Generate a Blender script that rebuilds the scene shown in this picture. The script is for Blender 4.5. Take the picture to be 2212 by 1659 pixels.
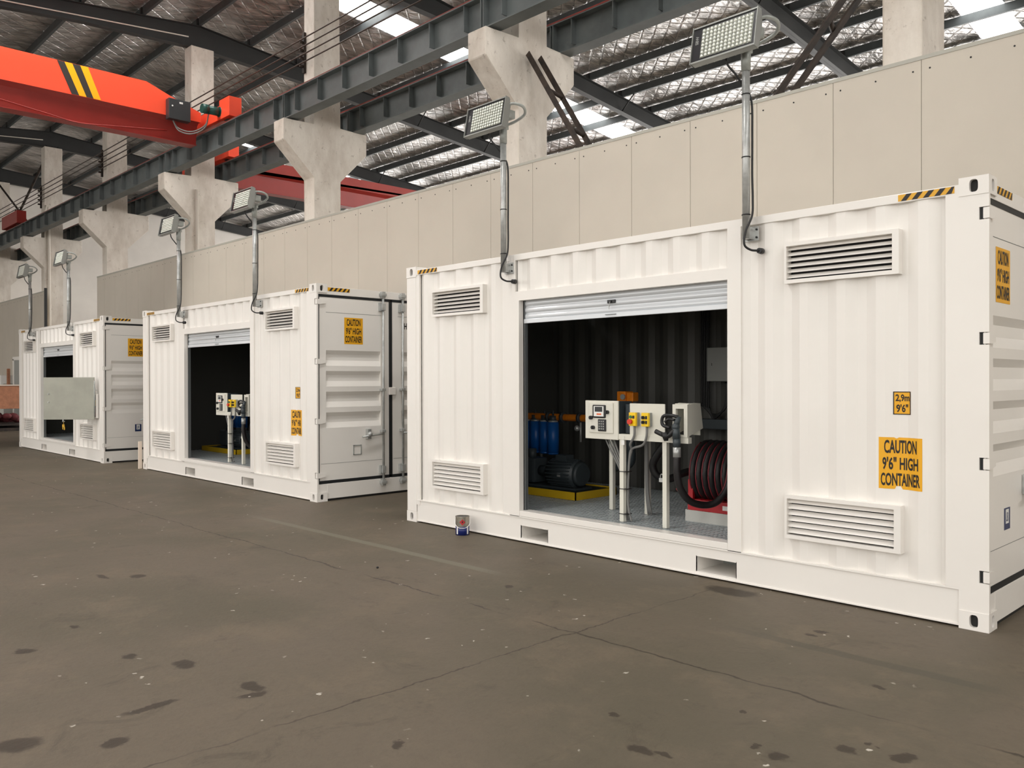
import bpy, bmesh, math, random
from mathutils import Vector, Matrix
random.seed(7)
PI = math.pi
scene = bpy.context.scene
COL = scene.collection
for o in list(bpy.data.objects):
    bpy.data.objects.remove(o, do_unlink=True)

# ------------------------------------------------------------------ camera, world, light, exposure
cd = bpy.data.cameras.new('camera')
cam = bpy.data.objects.new('camera', cd); COL.objects.link(cam)
cd.sensor_fit = 'HORIZONTAL'; cd.sensor_width = 36.0
cd.lens = 1811.0 / 2212.0 * 36.0
cd.clip_start = 0.05; cd.clip_end = 300
cam.matrix_world = (Matrix.Translation((0, 0, 1.6)) @ Matrix.Rotation(0.802, 4, 'Z')
                    @ Matrix.Rotation(PI/2 - 0.0038, 4, 'X') @ Matrix.Rotation(-0.0023, 4, 'Z'))
scene.camera = cam

world = bpy.data.worlds.new('daylight'); scene.world = world
world.use_nodes = True
wn = world.node_tree; wn.nodes.clear()
wb = wn.nodes.new('ShaderNodeBackground'); wo = wn.nodes.new('ShaderNodeOutputWorld')
wb.inputs[0].default_value = (1.0, 0.965, 0.915, 1); wb.inputs[1].default_value = 1.25
wn.links.new(wb.outputs[0], wo.inputs[0])
# daylight comes in through the open long side of the hall: a portal guides sampling of that sky
pl = bpy.data.lights.new('daylight_portal', 'AREA'); pl.shape = 'RECTANGLE'; pl.size = 60; pl.size_y = 9.4
pl.cycles.is_portal = True
po = bpy.data.objects.new('daylight_portal', pl); COL.objects.link(po)
po.location = (-15, -9.0, 4.6); po.rotation_euler = (PI/2, 0, 0)

pl2 = bpy.data.lights.new('daylight_portal_end', 'AREA'); pl2.shape = 'RECTANGLE'; pl2.size = 11.6; pl2.size_y = 10
pl2.cycles.is_portal = True
po2 = bpy.data.objects.new('daylight_portal_end', pl2); COL.objects.link(po2)
po2.location = (12.1, -3.2, 5.0); po2.rotation_euler = (PI/2, 0, PI/2)

vs = scene.view_settings
scene.display_settings.display_device = 'sRGB'
vs.view_transform = 'Standard'; vs.look = 'None'; vs.gamma = 1.0; vs.use_curve_mapping = False
vs.exposure = 0.70

# ------------------------------------------------------------------ material helpers
def S(c):  # sRGB 0-255 -> linear rgba
    out = []
    for v in c:
        v /= 255.0
        out.append(v/12.92 if v <= 0.04045 else ((v+0.055)/1.055)**2.4)
    return (*out, 1.0)

def N(nt, t, **kw):
    n = nt.nodes.new(t)
    for k, v in kw.items():
        if k == 'inp':
            for i, val in v.items():
                n.inputs[i].default_value = val
        else:
            setattr(n, k, v)
    return n

def mat(name, c, rough=0.5, metal=0.0, var=0.0, vscale=3.0, bump=0.0, bscale=20.0, emit=None, spec=None, c2=None, coat=0.0):
    m = bpy.data.materials.new(name); m.use_nodes = True
    nt = m.node_tree; b = nt.nodes['Principled BSDF']; L = nt.links
    col = S(c) if max(c) > 1.0 else (*c, 1)
    b.inputs['Base Color'].default_value = col
    b.inputs['Roughness'].default_value = rough; b.inputs['Metallic'].default_value = metal
    if spec is not None: b.inputs['Specular IOR Level'].default_value = spec
    if coat: b.inputs['Coat Weight'].default_value = coat
    if emit:
        b.inputs['Emission Color'].default_value = (*emit[:3], 1); b.inputs['Emission Strength'].default_value = emit[3]
    if var or bump:
        tc = N(nt, 'ShaderNodeTexCoord')
        if var:
            no = N(nt, 'ShaderNodeTexNoise', inp={'Scale': vscale, 'Detail': 6.0, 'Roughness': 0.6})
            L.new(tc.outputs['Object'], no.inputs['Vector'])
            r = N(nt, 'ShaderNodeValToRGB')
            d = S(c2) if c2 else tuple(v*(1-var) for v in col[:3]) + (1,)
            r.color_ramp.elements[0].position = 0.35; r.color_ramp.elements[1].position = 0.62
            r.color_ramp.elements[0].color = d; r.color_ramp.elements[1].color = col
            L.new(no.outputs['Fac'], r.inputs[0]); L.new(r.outputs[0], b.inputs['Base Color'])
        if bump:
            nb = N(nt, 'ShaderNodeTexNoise', inp={'Scale': bscale, 'Detail': 3.0})
            L.new(tc.outputs['Object'], nb.inputs['Vector'])
            bp = N(nt, 'ShaderNodeBump', inp={'Strength': bump, 'Distance': 0.02})
            L.new(nb.outputs['Fac'], bp.inputs['Height']); L.new(bp.outputs[0], b.inputs['Normal'])
    return m

def mathn(nt, op, a, b=None, c=None, clamp=False):
    n = nt.nodes.new('ShaderNodeMath'); n.operation = op; n.use_clamp = clamp
    for i, v in enumerate((a, b, c)):
        if v is None: continue
        if isinstance(v, (int, float)): n.inputs[i].default_value = v
        else: nt.links.new(v, n.inputs[i])
    return n.outputs[0]

M = {}
M['white'] = mat('white_container_paint', (238, 234, 228), 0.33, 0, 0.03, 1.2, 0.06, 6, coat=0.15)
M['white_in'] = mat('interior_white_in_shade', (84, 84, 80), 0.5, 0, 0.06, 2)  # white interior darkened to grey: its shade is put into the colour
M['under'] = mat('underside_tar', (30, 29, 28), 0.7)
M['gasket'] = mat('rubber_gasket', (24, 27, 30), 0.55)
M['galv'] = mat('galvanised_steel', (196, 198, 196), 0.35, 0.45, 0.3, 9, 0.1, 30)
M['galv_dull'] = mat('dull_galvanised_steel', (172, 176, 172), 0.45, 0.3, 0.25, 14)
M['track'] = mat('shutter_track', (120, 124, 125), 0.4, 0.6)
M['shutter'] = mat('shutter_slats', (212, 216, 220), 0.22, 0.1, coat=0.3)
M['louvre_dark'] = mat('gap_shade_and_dark_parts', (38, 38, 40), 0.8)  # dark tone for painted slat-gap shade, screw heads and other dark parts
M['yellow'] = mat('sticker_yellow', (236, 172, 22), 0.45)
M['tape_yellow'] = mat('tape_yellow', (226, 168, 32), 0.4)
M['black'] = mat('black_print', (26, 22, 20), 0.5)
M['rubber'] = mat('black_rubber', (22, 22, 23), 0.45)
M['plastic_black'] = mat('black_plastic', (28, 28, 30), 0.4)
M['hose'] = mat('fuel_hose_rubber', (30, 27, 28), 0.5, 0, 0.2, 30)
M['hose_red'] = mat('hose_red_stripe', (120, 40, 48), 0.5)
M['grate'] = mat('grating_steel', (190, 196, 198), 0.35, 0.5)
M['pit'] = mat('floor_pit_plate', (70, 74, 76), 0.5, 0.3)
M['box_white'] = mat('cabinet_enamel', (222, 220, 208), 0.45, 0, 0.04, 3)
M['box_grey'] = mat('grey_box', (150, 152, 148), 0.5)
M['btn_yellow'] = mat('switch_box_yellow', (246, 204, 20), 0.4)
M['red'] = mat('red_button', (208, 52, 30), 0.4)
M['green'] = mat('green_button', (30, 110, 60), 0.4)
M['screen'] = mat('lcd_screen', (38, 42, 44), 0.2)
M['label_white'] = mat('label_white', (232, 232, 228), 0.4)
M['orange_mark'] = mat('orange_mark', (224, 104, 50), 0.4)
M['blue_filter'] = mat('blue_filter_paint', (22, 92, 170), 0.35)
M['pipe_orange'] = mat('orange_pipe_paint', (226, 128, 24), 0.4, 0, 0.2, 12)
M['reel_red'] = mat('red_reel_frame', (176, 24, 34), 0.4)
M['motor'] = mat('dark_motor_paint', (58, 66, 70), 0.45)
M['pan_yellow'] = mat('yellow_tray', (216, 178, 30), 0.5)
M['pan_in'] = mat('tray_inside', (36, 48, 50), 0.5)
M['plinth'] = mat('grey_plinth', (196, 196, 190), 0.5)
M['cable_grey'] = mat('grey_cable', (120, 120, 118), 0.5)
M['brass'] = mat('brass_keys', (190, 150, 60), 0.35, 0.8)
M['navy'] = mat('navy_label', (32, 48, 92), 0.4)
M['can_blue'] = mat('can_blue_label', (20, 34, 100), 0.35)
M['can_metal'] = mat('can_tinplate', (170, 164, 152), 0.3, 0.8, 0.3, 20)
M['can_red'] = mat('can_red_diamond', (176, 40, 44), 0.4)
M['hatch_grey'] = mat('hatch_zinc', (166, 166, 154), 0.45, 0.1, 0.16, 2.2)
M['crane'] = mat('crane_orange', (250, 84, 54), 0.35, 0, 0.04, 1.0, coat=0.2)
M['crane_far'] = mat('crane_far_in_shade', (158, 46, 34), 0.45, 0, 0.15, 2.0)  # far crane's orange with the shade of its bay put into the colour
M['crane_dk'] = mat('crane_red_and_shade', (152, 38, 30), 0.42, 0, 0.12, 2.0)  # crane orange with underside shade put into the colour; also the carriage red
M['stripe_y'] = mat('stripe_yellow', (252, 176, 12), 0.4)
M['stripe_k'] = mat('stripe_black', (44, 38, 34), 0.5)
M['girder'] = mat('girder_grey_paint', (98, 104, 104), 0.5, 0, 0.25, 2.5)
M['rail'] = mat('rusty_red_rail', (142, 52, 42), 0.6, 0, 0.35, 6)
M['steel_dk'] = mat('dark_roof_steel', (44, 45, 45), 0.6, 0, 0.2, 2)
M['purlin'] = mat('purlin_steel', (84, 90, 92), 0.55, 0.1, 0.2, 3)
M['rusty'] = mat('rusty_angle_steel', (66, 54, 46), 0.75, 0, 0.45, 6, c2=(34, 30, 28))
M['motor_green'] = mat('green_motor_paint', (20, 74, 66), 0.4)
M['ctrl'] = mat('black_control_box', (52, 54, 56), 0.4)
M['lamp_body'] = mat('lamp_housing', (150, 152, 148), 0.45, 0.4)
M['lamp_face'] = mat('lamp_black_face', (24, 22, 28), 0.3)
M['lamp_tray'] = mat('lamp_reflector', (120, 122, 114), 0.35, 0.4)
M['crate'] = mat('plywood_crate', (186, 128, 96), 0.7, 0, 0.3, 5)
M['scrap'] = mat('scrap_cloth_red', (110, 44, 48), 0.8, 0, 0.5, 8)
M['wire'] = mat('dark_copper_wire', (72, 62, 56), 0.5, 0.3)
M['door_panel'] = mat('door_leaf_grey', (178, 180, 176), 0.5)
M['skylight'] = mat('added_near_skylight', (235, 240, 245), 0.5, emit=(1.0, 0.975, 0.94, 11.5))
M['skylight_far'] = mat('dimmed_skylight', (235, 240, 245), 0.5, emit=(1.0, 0.98, 0.95, 4.5))  # same kind of skylight, glow turned down to dim the far bay
M['light_band'] = mat('added_daylight_band', (225, 232, 240), 0.5, emit=(1.0, 0.97, 0.93, 3.8))
M['trim'] = mat('wall_top_trim', (170, 168, 158), 0.5)
M['wood'] = mat('wood_batten', (222, 206, 190), 0.6)

def mat_lens():
    m = bpy.data.materials.new('lens_glass'); m.use_nodes = True
    b = m.node_tree.nodes['Principled BSDF']
    b.inputs['Base Color'].default_value = S((226, 230, 220)); b.inputs['Roughness'].default_value = 0.08
    b.inputs['Metallic'].default_value = 0.35; b.inputs['Coat Weight'].default_value = 1.0
    return m
M['lens'] = mat_lens()

def mat_concrete():
    m = bpy.data.materials.new('painted_concrete'); m.use_nodes = True
    nt = m.node_tree; L = nt.links; b = nt.nodes['Principled BSDF']
    tc = N(nt, 'ShaderNodeTexCoord')
    n1 = N(nt, 'ShaderNodeTexNoise', inp={'Scale': 1.6, 'Detail': 8.0, 'Roughness': 0.65})
    n2 = N(nt, 'ShaderNodeTexNoise', inp={'Scale': 7.0, 'Detail': 6.0, 'Roughness': 0.75})
    mp = N(nt, 'ShaderNodeMapping'); mp.inputs['Scale'].default_value = (1, 1, 0.45)
    L.new(tc.outputs['Object'], mp.inputs[0]); L.new(mp.outputs[0], n1.inputs[0]); L.new(tc.outputs['Object'], n2.inputs[0])
    r1 = N(nt, 'ShaderNodeValToRGB'); r1.color_ramp.elements[0].position = .36; r1.color_ramp.elements[1].position = .6
    r1.color_ramp.elements[0].color = S((196, 186, 174)); r1.color_ramp.elements[1].color = S((224, 217, 207))
    L.new(n1.outputs['Fac'], r1.inputs[0])
    r2 = N(nt, 'ShaderNodeValToRGB'); r2.color_ramp.elements[0].position = .30; r2.color_ramp.elements[1].position = .41
    r2.color_ramp.elements[0].color = (1, 1, 1, 1); r2.color_ramp.elements[1].color = (0, 0, 0, 1)
    L.new(n2.outputs['Fac'], r2.inputs[0])
    mx = N(nt, 'ShaderNodeMix', data_type='RGBA'); mx.inputs['B'].default_value = S((120, 106, 92))
    f = mathn(nt, 'MULTIPLY', r2.outputs[0], 0.75)
    L.new(f, mx.inputs['Factor']); L.new(r1.outputs[0], mx.inputs['A']); L.new(mx.outputs['Result'], b.inputs['Base Color'])
    b.inputs['Roughness'].default_value = 0.75
    bp = N(nt, 'ShaderNodeBump', inp={'Strength': 0.25, 'Distance': 0.02}); L.new(n2.outputs['Fac'], bp.inputs['Height'])
    L.new(bp.outputs[0], b.inputs['Normal'])
    return m
M['concrete'] = mat_concrete()
M['panel'] = mat('partition_panel', (196, 188, 175), 0.6, 0, 0.05, 1.2)
M['render_wall'] = mat('end_wall_render', (236, 231, 224), 0.8, 0, 0.08, 0.8)
M['pipe_white'] = mat('white_downpipe', (214, 206, 194), 0.5)

def mat_foil():
    m = bpy.data.materials.new('roof_foil_blanket'); m.use_nodes = True
    nt = m.node_tree; L = nt.links; b = nt.nodes['Principled BSDF']
    tc = N(nt, 'ShaderNodeTexCoord'); sp = N(nt, 'ShaderNodeSeparateXYZ'); L.new(tc.outputs['Object'], sp.inputs[0])
    X, Y = sp.outputs[0], sp.outputs[1]
    a = mathn(nt, 'MULTIPLY', mathn(nt, 'ADD', X, Y), 1/0.42); c = mathn(nt, 'MULTIPLY', mathn(nt, 'SUBTRACT', X, Y), 1/0.42)
    def groove(v):
        fr = mathn(nt, 'PINGPONG', v, 0.5)
        return mathn(nt, 'SMOOTH_MIN', fr, 0.09, 0.05)
    g = mathn(nt, 'MULTIPLY', mathn(nt, 'MINIMUM', groove(a), groove(c)), 5.0)
    mp = N(nt, 'ShaderNodeMapping'); mp.inputs['Scale'].default_value = (3.6, 1.1, 1); mp.inputs['Rotation'].default_value = (0, 0, 0.35)
    L.new(tc.outputs['Object'], mp.inputs[0])
    n1 = N(nt, 'ShaderNodeTexNoise', inp={'Scale': 1.5, 'Detail': 4.0, 'Roughness': 0.55, 'Distortion': 0.8}); L.new(mp.outputs[0], n1.inputs[0])
    n2 = N(nt, 'ShaderNodeTexNoise', inp={'Scale': 1.1, 'Detail': 2.0}); L.new(tc.outputs['Object'], n2.inputs[0])
    h = mathn(nt, 'ADD', mathn(nt, 'MULTIPLY', n1.outputs['Fac'], 1.9), mathn(nt, 'ADD', mathn(nt, 'MULTIPLY', g, 0.9), mathn(nt, 'MULTIPLY', n2.outputs['Fac'], 4.0)))
    bp = N(nt, 'ShaderNodeBump', inp={'Strength': 1.0, 'Distance': 0.05}); L.new(h, bp.inputs['Height']); L.new(bp.outputs[0], b.inputs['Normal'])
    r = N(nt, 'ShaderNodeValToRGB'); r.color_ramp.elements[0].color = S((150, 148, 146)); r.color_ramp.elements[1].color = S((232, 228, 226))
    r.color_ramp.elements[0].position = .3; r.color_ramp.elements[1].position = .65
    L.new(n1.outputs['Fac'], r.inputs[0])
    L.new(r.outputs[0], b.inputs['Base Color'])
    b.inputs['Metallic'].default_value = 0.6; b.inputs['Roughness'].default_value = 0.3
    return m
M['foil'] = mat_foil()

def mat_floor():
    m = bpy.data.materials.new('worn_concrete_floor'); m.use_nodes = True
    nt = m.node_tree; L = nt.links; b = nt.nodes['Principled BSDF']
    tc = N(nt, 'ShaderNodeTexCoord'); P = tc.outputs['Object']
    def noise(scale, det=6.0, ro=0.6, dist=0.0, vec=None):
        n = N(nt, 'ShaderNodeTexNoise', inp={'Scale': scale, 'Detail': det, 'Roughness': ro, 'Distortion': dist}); L.new(vec or P, n.inputs[0]); return n
    def mix(fac, a, bb):
        x = N(nt, 'ShaderNodeMix', data_type='RGBA')
        if isinstance(fac, (int, float)): x.inputs['Factor'].default_value = fac
        else: L.new(fac, x.inputs['Factor'])
        for k, v in (('A', a), ('B', bb)):
            if isinstance(v, tuple): x.inputs[k].default_value = v
            else: L.new(v, x.inputs[k])
        return x.outputs['Result']
    def step(v, lo, hi):  # smooth 0..1
        n = N(nt, 'ShaderNodeMapRange', interpolation_type='SMOOTHSTEP'); L.new(v, n.inputs[0])
        n.inputs[1].default_value = lo; n.inputs[2].default_value = hi; return n.outputs[0]
    base = mix(step(noise(0.45, 5, 0.6, 0.5).outputs[0], .35, .65), S((90, 83, 69)), S((101, 91, 78)))
    base = mix(mathn(nt, 'MULTIPLY', step(noise(1.7, 7, 0.7).outputs[0], .48, .68), 0.6), base, S((111, 99, 83)))
    base = mix(mathn(nt, 'MULTIPLY', step(noise(2.6, 8, 0.75, 1.0).outputs[0], .55, .70), 0.6), base, S((73, 66, 55)))
    base = mix(mathn(nt, 'MULTIPLY', step(noise(14, 6, 0.8).outputs[0], .45, .7), 0.3), base, S((78, 70, 59)))
    sp = N(nt, 'ShaderNodeSeparateXYZ'); L.new(P, sp.inputs[0]); X, Y = sp.outputs[0], sp.outputs[1]
    wob = mathn(nt, 'MULTIPLY', mathn(nt, 'SUBTRACT', noise(2.5, 4, 0.7).outputs[0], 0.5), 0.14)
    brk = step(noise(1.3, 3, 0.6).outputs[0], .38, .52)
    # joint running along X and joint running along Y
    jx = mathn(nt, 'SUBTRACT', mathn(nt, 'SUBTRACT', Y, mathn(nt, 'MULTIPLY_ADD', X, 0.0178, 4.04)), wob)
    jy = mathn(nt, 'SUBTRACT', mathn(nt, 'ADD', X, 3.55), wob)
    cx = mathn(nt, 'SUBTRACT', 1.0, step(mathn(nt, 'ABSOLUTE', jx), 0.004, 0.013))
    cy = mathn(nt, 'SUBTRACT', 1.0, step(mathn(nt, 'ABSOLUTE', jy), 0.002, 0.010))
    base = mix(mathn(nt, 'MULTIPLY', mathn(nt, 'MULTIPLY', mathn(nt, 'MAXIMUM', cx, cy), brk), 0.75), base, S((46, 39, 32)))
    # levelled strip: pale on the left, dark on the right
    ws = mathn(nt, 'SUBTRACT', mathn(nt, 'SUBTRACT', Y, mathn(nt, 'MULTIPLY_ADD', X, 0.0105, 4.80)), mathn(nt, 'MULTIPLY', wob, 0.3))
    st = mathn(nt, 'SUBTRACT', 1.0, step(mathn(nt, 'ABSOLUTE', ws), 0.035, 0.06))
    left = mathn(nt, 'MULTIPLY', step(X, -9.6, -8.6), mathn(nt, 'SUBTRACT', 1.0, step(X, -5.4, -4.9)))
    right = mathn(nt, 'MULTIPLY', step(X, -3.2, -2.4), mathn(nt, 'SUBTRACT', 1.0, step(X, -1.6, -1.2)))
    base = mix(mathn(nt, 'MULTIPLY', mathn(nt, 'MULTIPLY', st, left), 0.75), base, S((114, 111, 96)))
    base = mix(mathn(nt, 'MULTIPLY', mathn(nt, 'MULTIPLY', st, right), 0.6), base, S((73, 70, 59)))
    # oil stains
    off = N(nt, 'ShaderNodeVectorMath', operation='SCALE'); L.new(noise(5, 4, 0.7).outputs['Color'], off.inputs[0]); off.inputs['Scale'].default_value = 0.16
    pv = N(nt, 'ShaderNodeVectorMath', operation='ADD'); L.new(P, pv.inputs[0]); L.new(off.outputs[0], pv.inputs[1])
    pv2 = N(nt, 'ShaderNodeVectorMath', operation='ADD'); L.new(pv.outputs[0], pv2.inputs[0]); pv2.inputs[1].default_value = (-.08, -.08, -.08)
    stains = [(-4.17, .99, .10, .11), (-4.195, 1.57, .035, .14), (-5.05, 1.8, .05, .05), (-7.1, 2.57, .06, .05), (-7.28, 2.36, .10, .03),
              (-3.99, 2.02, .05, .08), (-5.6, 1.38, .07, .05), (-5.93, 1.75, .04, .03), (-4.11, 2.07, .08, .05), (-4.7, 1.96, .08, .06),
              (-2.22, 2.91, .075, .045), (-2.13, 2.96, .05, .025), (-1.78, 3.28, .05, .035), (-1.605, 3.576, .045, .04), (-1.4, 3.66, .05, .04),
              (-1.9, 3.3, .02, .02), (-1.81, 4.41, .05, .03), (-1.54, 3.69, .02, .02), (-3.42, 5.6, .22, .12), (-2.47, 5.12, .05, .04),
              (-2.49, 5.0, .045, .03), (-2.54, 3.14, .04, .03), (-2.14, 3.61, .02, .02), (-4.7, 4.5, .05, .04), (-3.9, 1.3, .05, .06), (-3.0, 2.2, .04, .03)]
    acc = None
    for (x, y, rx, ry) in stains:
        v = N(nt, 'ShaderNodeVectorMath', operation='SUBTRACT'); L.new(pv2.outputs[0], v.inputs[0]); v.inputs[1].default_value = (x, y, 0)
        w = N(nt, 'ShaderNodeVectorMath', operation='MULTIPLY'); L.new(v.outputs[0], w.inputs[0]); w.inputs[1].default_value = (1/rx, 1/ry, 0)
        l = N(nt, 'ShaderNodeVectorMath', operation='LENGTH'); L.new(w.outputs[0], l.inputs[0])
        acc = l.outputs['Value'] if acc is None else mathn(nt, 'MINIMUM', acc, l.outputs['Value'])
    base = mix(mathn(nt, 'MULTIPLY', mathn(nt, 'SUBTRACT', 1.0, step(acc, 0.7, 1.15)), 0.78), base, S((49, 41, 33)))
    # white paint flecks, clustered
    vo = N(nt, 'ShaderNodeTexVoronoi', inp={'Scale': 9.0}); L.new(pv.outputs[0], vo.inputs['Vector'])
    fl = mathn(nt, 'SUBTRACT', 1.0, step(vo.outputs['Distance'], 0.07, 0.13))
    clus = step(noise(1.1, 3, 0.6).outputs[0], .49, .55)
    rnd = N(nt, 'ShaderNodeSeparateColor'); L.new(vo.outputs['Color'], rnd.inputs[0])
    pick = mathn(nt, 'GREATER_THAN', rnd.outputs[0], 0.62)
    base = mix(mathn(nt, 'MULTIPLY', mathn(nt, 'MULTIPLY', mathn(nt, 'MULTIPLY', fl, clus), pick), 0.8), base, S((206, 200, 188)))
    L.new(base, b.inputs['Base Color'])
    b.inputs['Roughness'].default_value = 0.62
    bp = N(nt, 'ShaderNodeBump', inp={'Strength': 0.25, 'Distance': 0.01}); L.new(noise(30, 4).outputs[0], bp.inputs['Height']); L.new(bp.outputs[0], b.inputs['Normal'])
    b.inputs['Specular IOR Level'].default_value = 0.3
    return m
M['floor'] = mat_floor()

# ------------------------------------------------------------------ mesh helpers
class MB:
    def __init__(s): s.bm = bmesh.new()
    def box(s, x0, x1, y0, y1, z0, z1, mtx=None):
        vs_ = [s.bm.verts.new((x, y, z)) for x in (x0, x1) for y in (y0, y1) for z in (z0, z1)]
        for f in ((0, 1, 3, 2), (4, 6, 7, 5), (0, 4, 5, 1), (2, 3, 7, 6), (0, 2, 6, 4), (1, 5, 7, 3)):
            s.bm.faces.new([vs_[i] for i in f])
        if mtx: bmesh.ops.transform(s.bm, matrix=mtx, verts=vs_)
        return s
    def rbox(s, x0, x1, y0, y1, z0, z1, r=0.005, mtx=None):
        before = set(s.bm.verts); fb = set(s.bm.edges)
        s.box(x0, x1, y0, y1, z0, z1)
        ed = [e for e in s.bm.edges if e not in fb]
        bmesh.ops.bevel(s.bm, geom=ed, offset=r, segments=2, affect='EDGES', profile=0.6)
        if mtx: bmesh.ops.transform(s.bm, matrix=mtx, verts=[v for v in s.bm.verts if v not in before])
        return s
    def prism(s, poly, axis, a, b):  # poly of 2D points; extruded on axis from a to b
        def p3(u, v, w):
            return {'x': (w, u, v), 'y': (u, w, v), 'z': (u, v, w)}[axis]
        A = [s.bm.verts.new(p3(u, v, a)) for u, v in poly]; B = [s.bm.verts.new(p3(u, v, b)) for u, v in poly]
        s.bm.faces.new(A); s.bm.faces.new(B[::-1])
        n = len(poly)
        for i in range(n): s.bm.faces.new((A[i], B[i], B[(i+1) % n], A[(i+1) % n]))
        return s
    def cyl(s, p0, p1, r, r2=None, seg=16, cap=True):
        p0, p1 = Vector(p0), Vector(p1); d = (p1-p0); q = d.to_track_quat('Z', 'Y').to_matrix()
        r2 = r if r2 is None else r2
        A, B = [], []
        for i in range(seg):
            a = 2*PI*i/seg; v = Vector((math.cos(a), math.sin(a), 0))
            A.append(s.bm.verts.new(p0+q@(v*r))); B.append(s.bm.verts.new(p1+q@(v*r2)))
        for i in range(seg):
            f = s.bm.faces.new((A[i], A[(i+1) % seg], B[(i+1) % seg], B[i])); f.smooth = True
        if cap: s.bm.faces.new(A[::-1]); s.bm.faces.new(B)
        return s
    def tube(s, pts, r, seg=10, sub=6, closed=False):
        P = [Vector(p) for p in pts]
        if sub > 1 and len(P) > 2:
            Q = []; n = len(P); rng = n if closed else n-1
            for i in range(rng):
                p0 = P[(i-1) % n] if (closed or i > 0) else P[0]*2-P[1]
                p1 = P[i]; p2 = P[(i+1) % n]; p3 = P[(i+2) % n] if (closed or i < n-2) else P[n-1]*2-P[n-2]
                for k in range(sub):
                    t = k/sub
                    Q.append(0.5*((2*p1)+(-p0+p2)*t+(2*p0-5*p1+4*p2-p3)*t*t+(-p0+3*p1-3*p2+p3)*t**3))
            if not closed: Q.append(P[-1])
            P = Q
        n = len(P); rings = []
        up = Vector((0, 0, 1))
        for i in range(n):
            d = (P[(i+1) % n]-P[i-1]) if (closed or 0 < i < n-1) else ((P[1]-P[0]) if i == 0 else (P[-1]-P[-2]))
            d.normalize()
            if i == 0:
                u = d.orthogonal().normalized()
            else:
                u = (u - d*u.dot(d)); u = u.normalized() if u.length > 1e-6 else d.orthogonal().normalized()
            w = d.cross(u)
            rings.append([s.bm.verts.new(P[i]+u*math.cos(2*PI*k/seg)*r+w*math.sin(2*PI*k/seg)*r) for k in range(seg)])
        for i in range(n if closed else n-1):
            A, B = rings[i], rings[(i+1) % n]
            for k in range(seg):
                f = s.bm.faces.new((A[k], A[(k+1) % seg], B[(k+1) % seg], B[k])); f.smooth = True
        if not closed: s.bm.faces.new(rings[0][::-1]); s.bm.faces.new(rings[-1])
        return s
    def sphere(s, c, r, seg=12, sc=(1, 1, 1)):
        g = bmesh.ops.create_uvsphere(s.bm, u_segments=seg, v_segments=max(6, seg//2), radius=r,
                                      matrix=Matrix.Translation(c) @ Matrix.Diagonal((*sc, 1)))
        for v in g['verts']:
            for f in v.link_faces: f.smooth = True
        return s
    def poly(s, pts):
        s.bm.faces.new([s.bm.verts.new(p) for p in pts]); return s
    def build(s, name, m, parent=None, mtx=None, loc=None):
        if mtx: bmesh.ops.transform(s.bm, matrix=mtx, verts=s.bm.verts)
        bmesh.ops.recalc_face_normals(s.bm, faces=s.bm.faces)
        me = bpy.data.meshes.new(name); s.bm.to_mesh(me); s.bm.free()
        for mm in (m if isinstance(m, (list, tuple)) else [m]): me.materials.append(mm)
        o = bpy.data.objects.new(name, me); COL.objects.link(o)
        if loc: o.location = loc
        if parent: o.parent = parent
        return o

def islands(mb, name, m, parent=None, mtx=None):
    """build every connected piece of the mesh as an object of its own"""
    bm = mb.bm
    if mtx: bmesh.ops.transform(bm, matrix=mtx, verts=bm.verts)
    bmesh.ops.recalc_face_normals(bm, faces=bm.faces)
    bm.verts.index_update(); seen = set(); out = []
    for v0 in bm.verts:
        if v0.index in seen: continue
        st = [v0]; seen.add(v0.index); vs_ = []
        while st:
            v = st.pop(); vs_.append(v)
            for e in v.link_edges:
                w = e.other_vert(v)
                if w.index not in seen: seen.add(w.index); st.append(w)
        idx = {v.index: k for k, v in enumerate(vs_)}
        fs = {f for v in vs_ for f in v.link_faces}
        me = bpy.data.meshes.new(name)
        me.from_pydata([tuple(v.co) for v in vs_], [], [[idx[v.index] for v in f.verts] for f in fs])
        for p, f in zip(me.polygons, fs): p.use_smooth = f.smooth
        me.materials.append(m); me.update()
        o = bpy.data.objects.new(name, me); COL.objects.link(o); o.parent = parent; out.append(o)
    bm.free(); return out

def tag(o, label=None, cat=None, group=None, kind=None):
    if label: o['label'] = label
    if cat: o['category'] = cat
    if group: o['group'] = group
    if kind: o['kind'] = kind
    return o
def thing(name, label, cat, loc=(0, 0, 0), rz=0.0, group=None):
    o = bpy.data.objects.new(name, None); COL.objects.link(o); o.empty_display_size = 0.2
    o.location = loc; o.rotation_euler = (0, 0, rz); tag(o, label, cat, group); return o
def copy_tree(o, parent=None):
    c = o.copy(); COL.objects.link(c); c.parent = parent
    for ch in list(o.children): copy_tree(ch, c)
    return c

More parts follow.
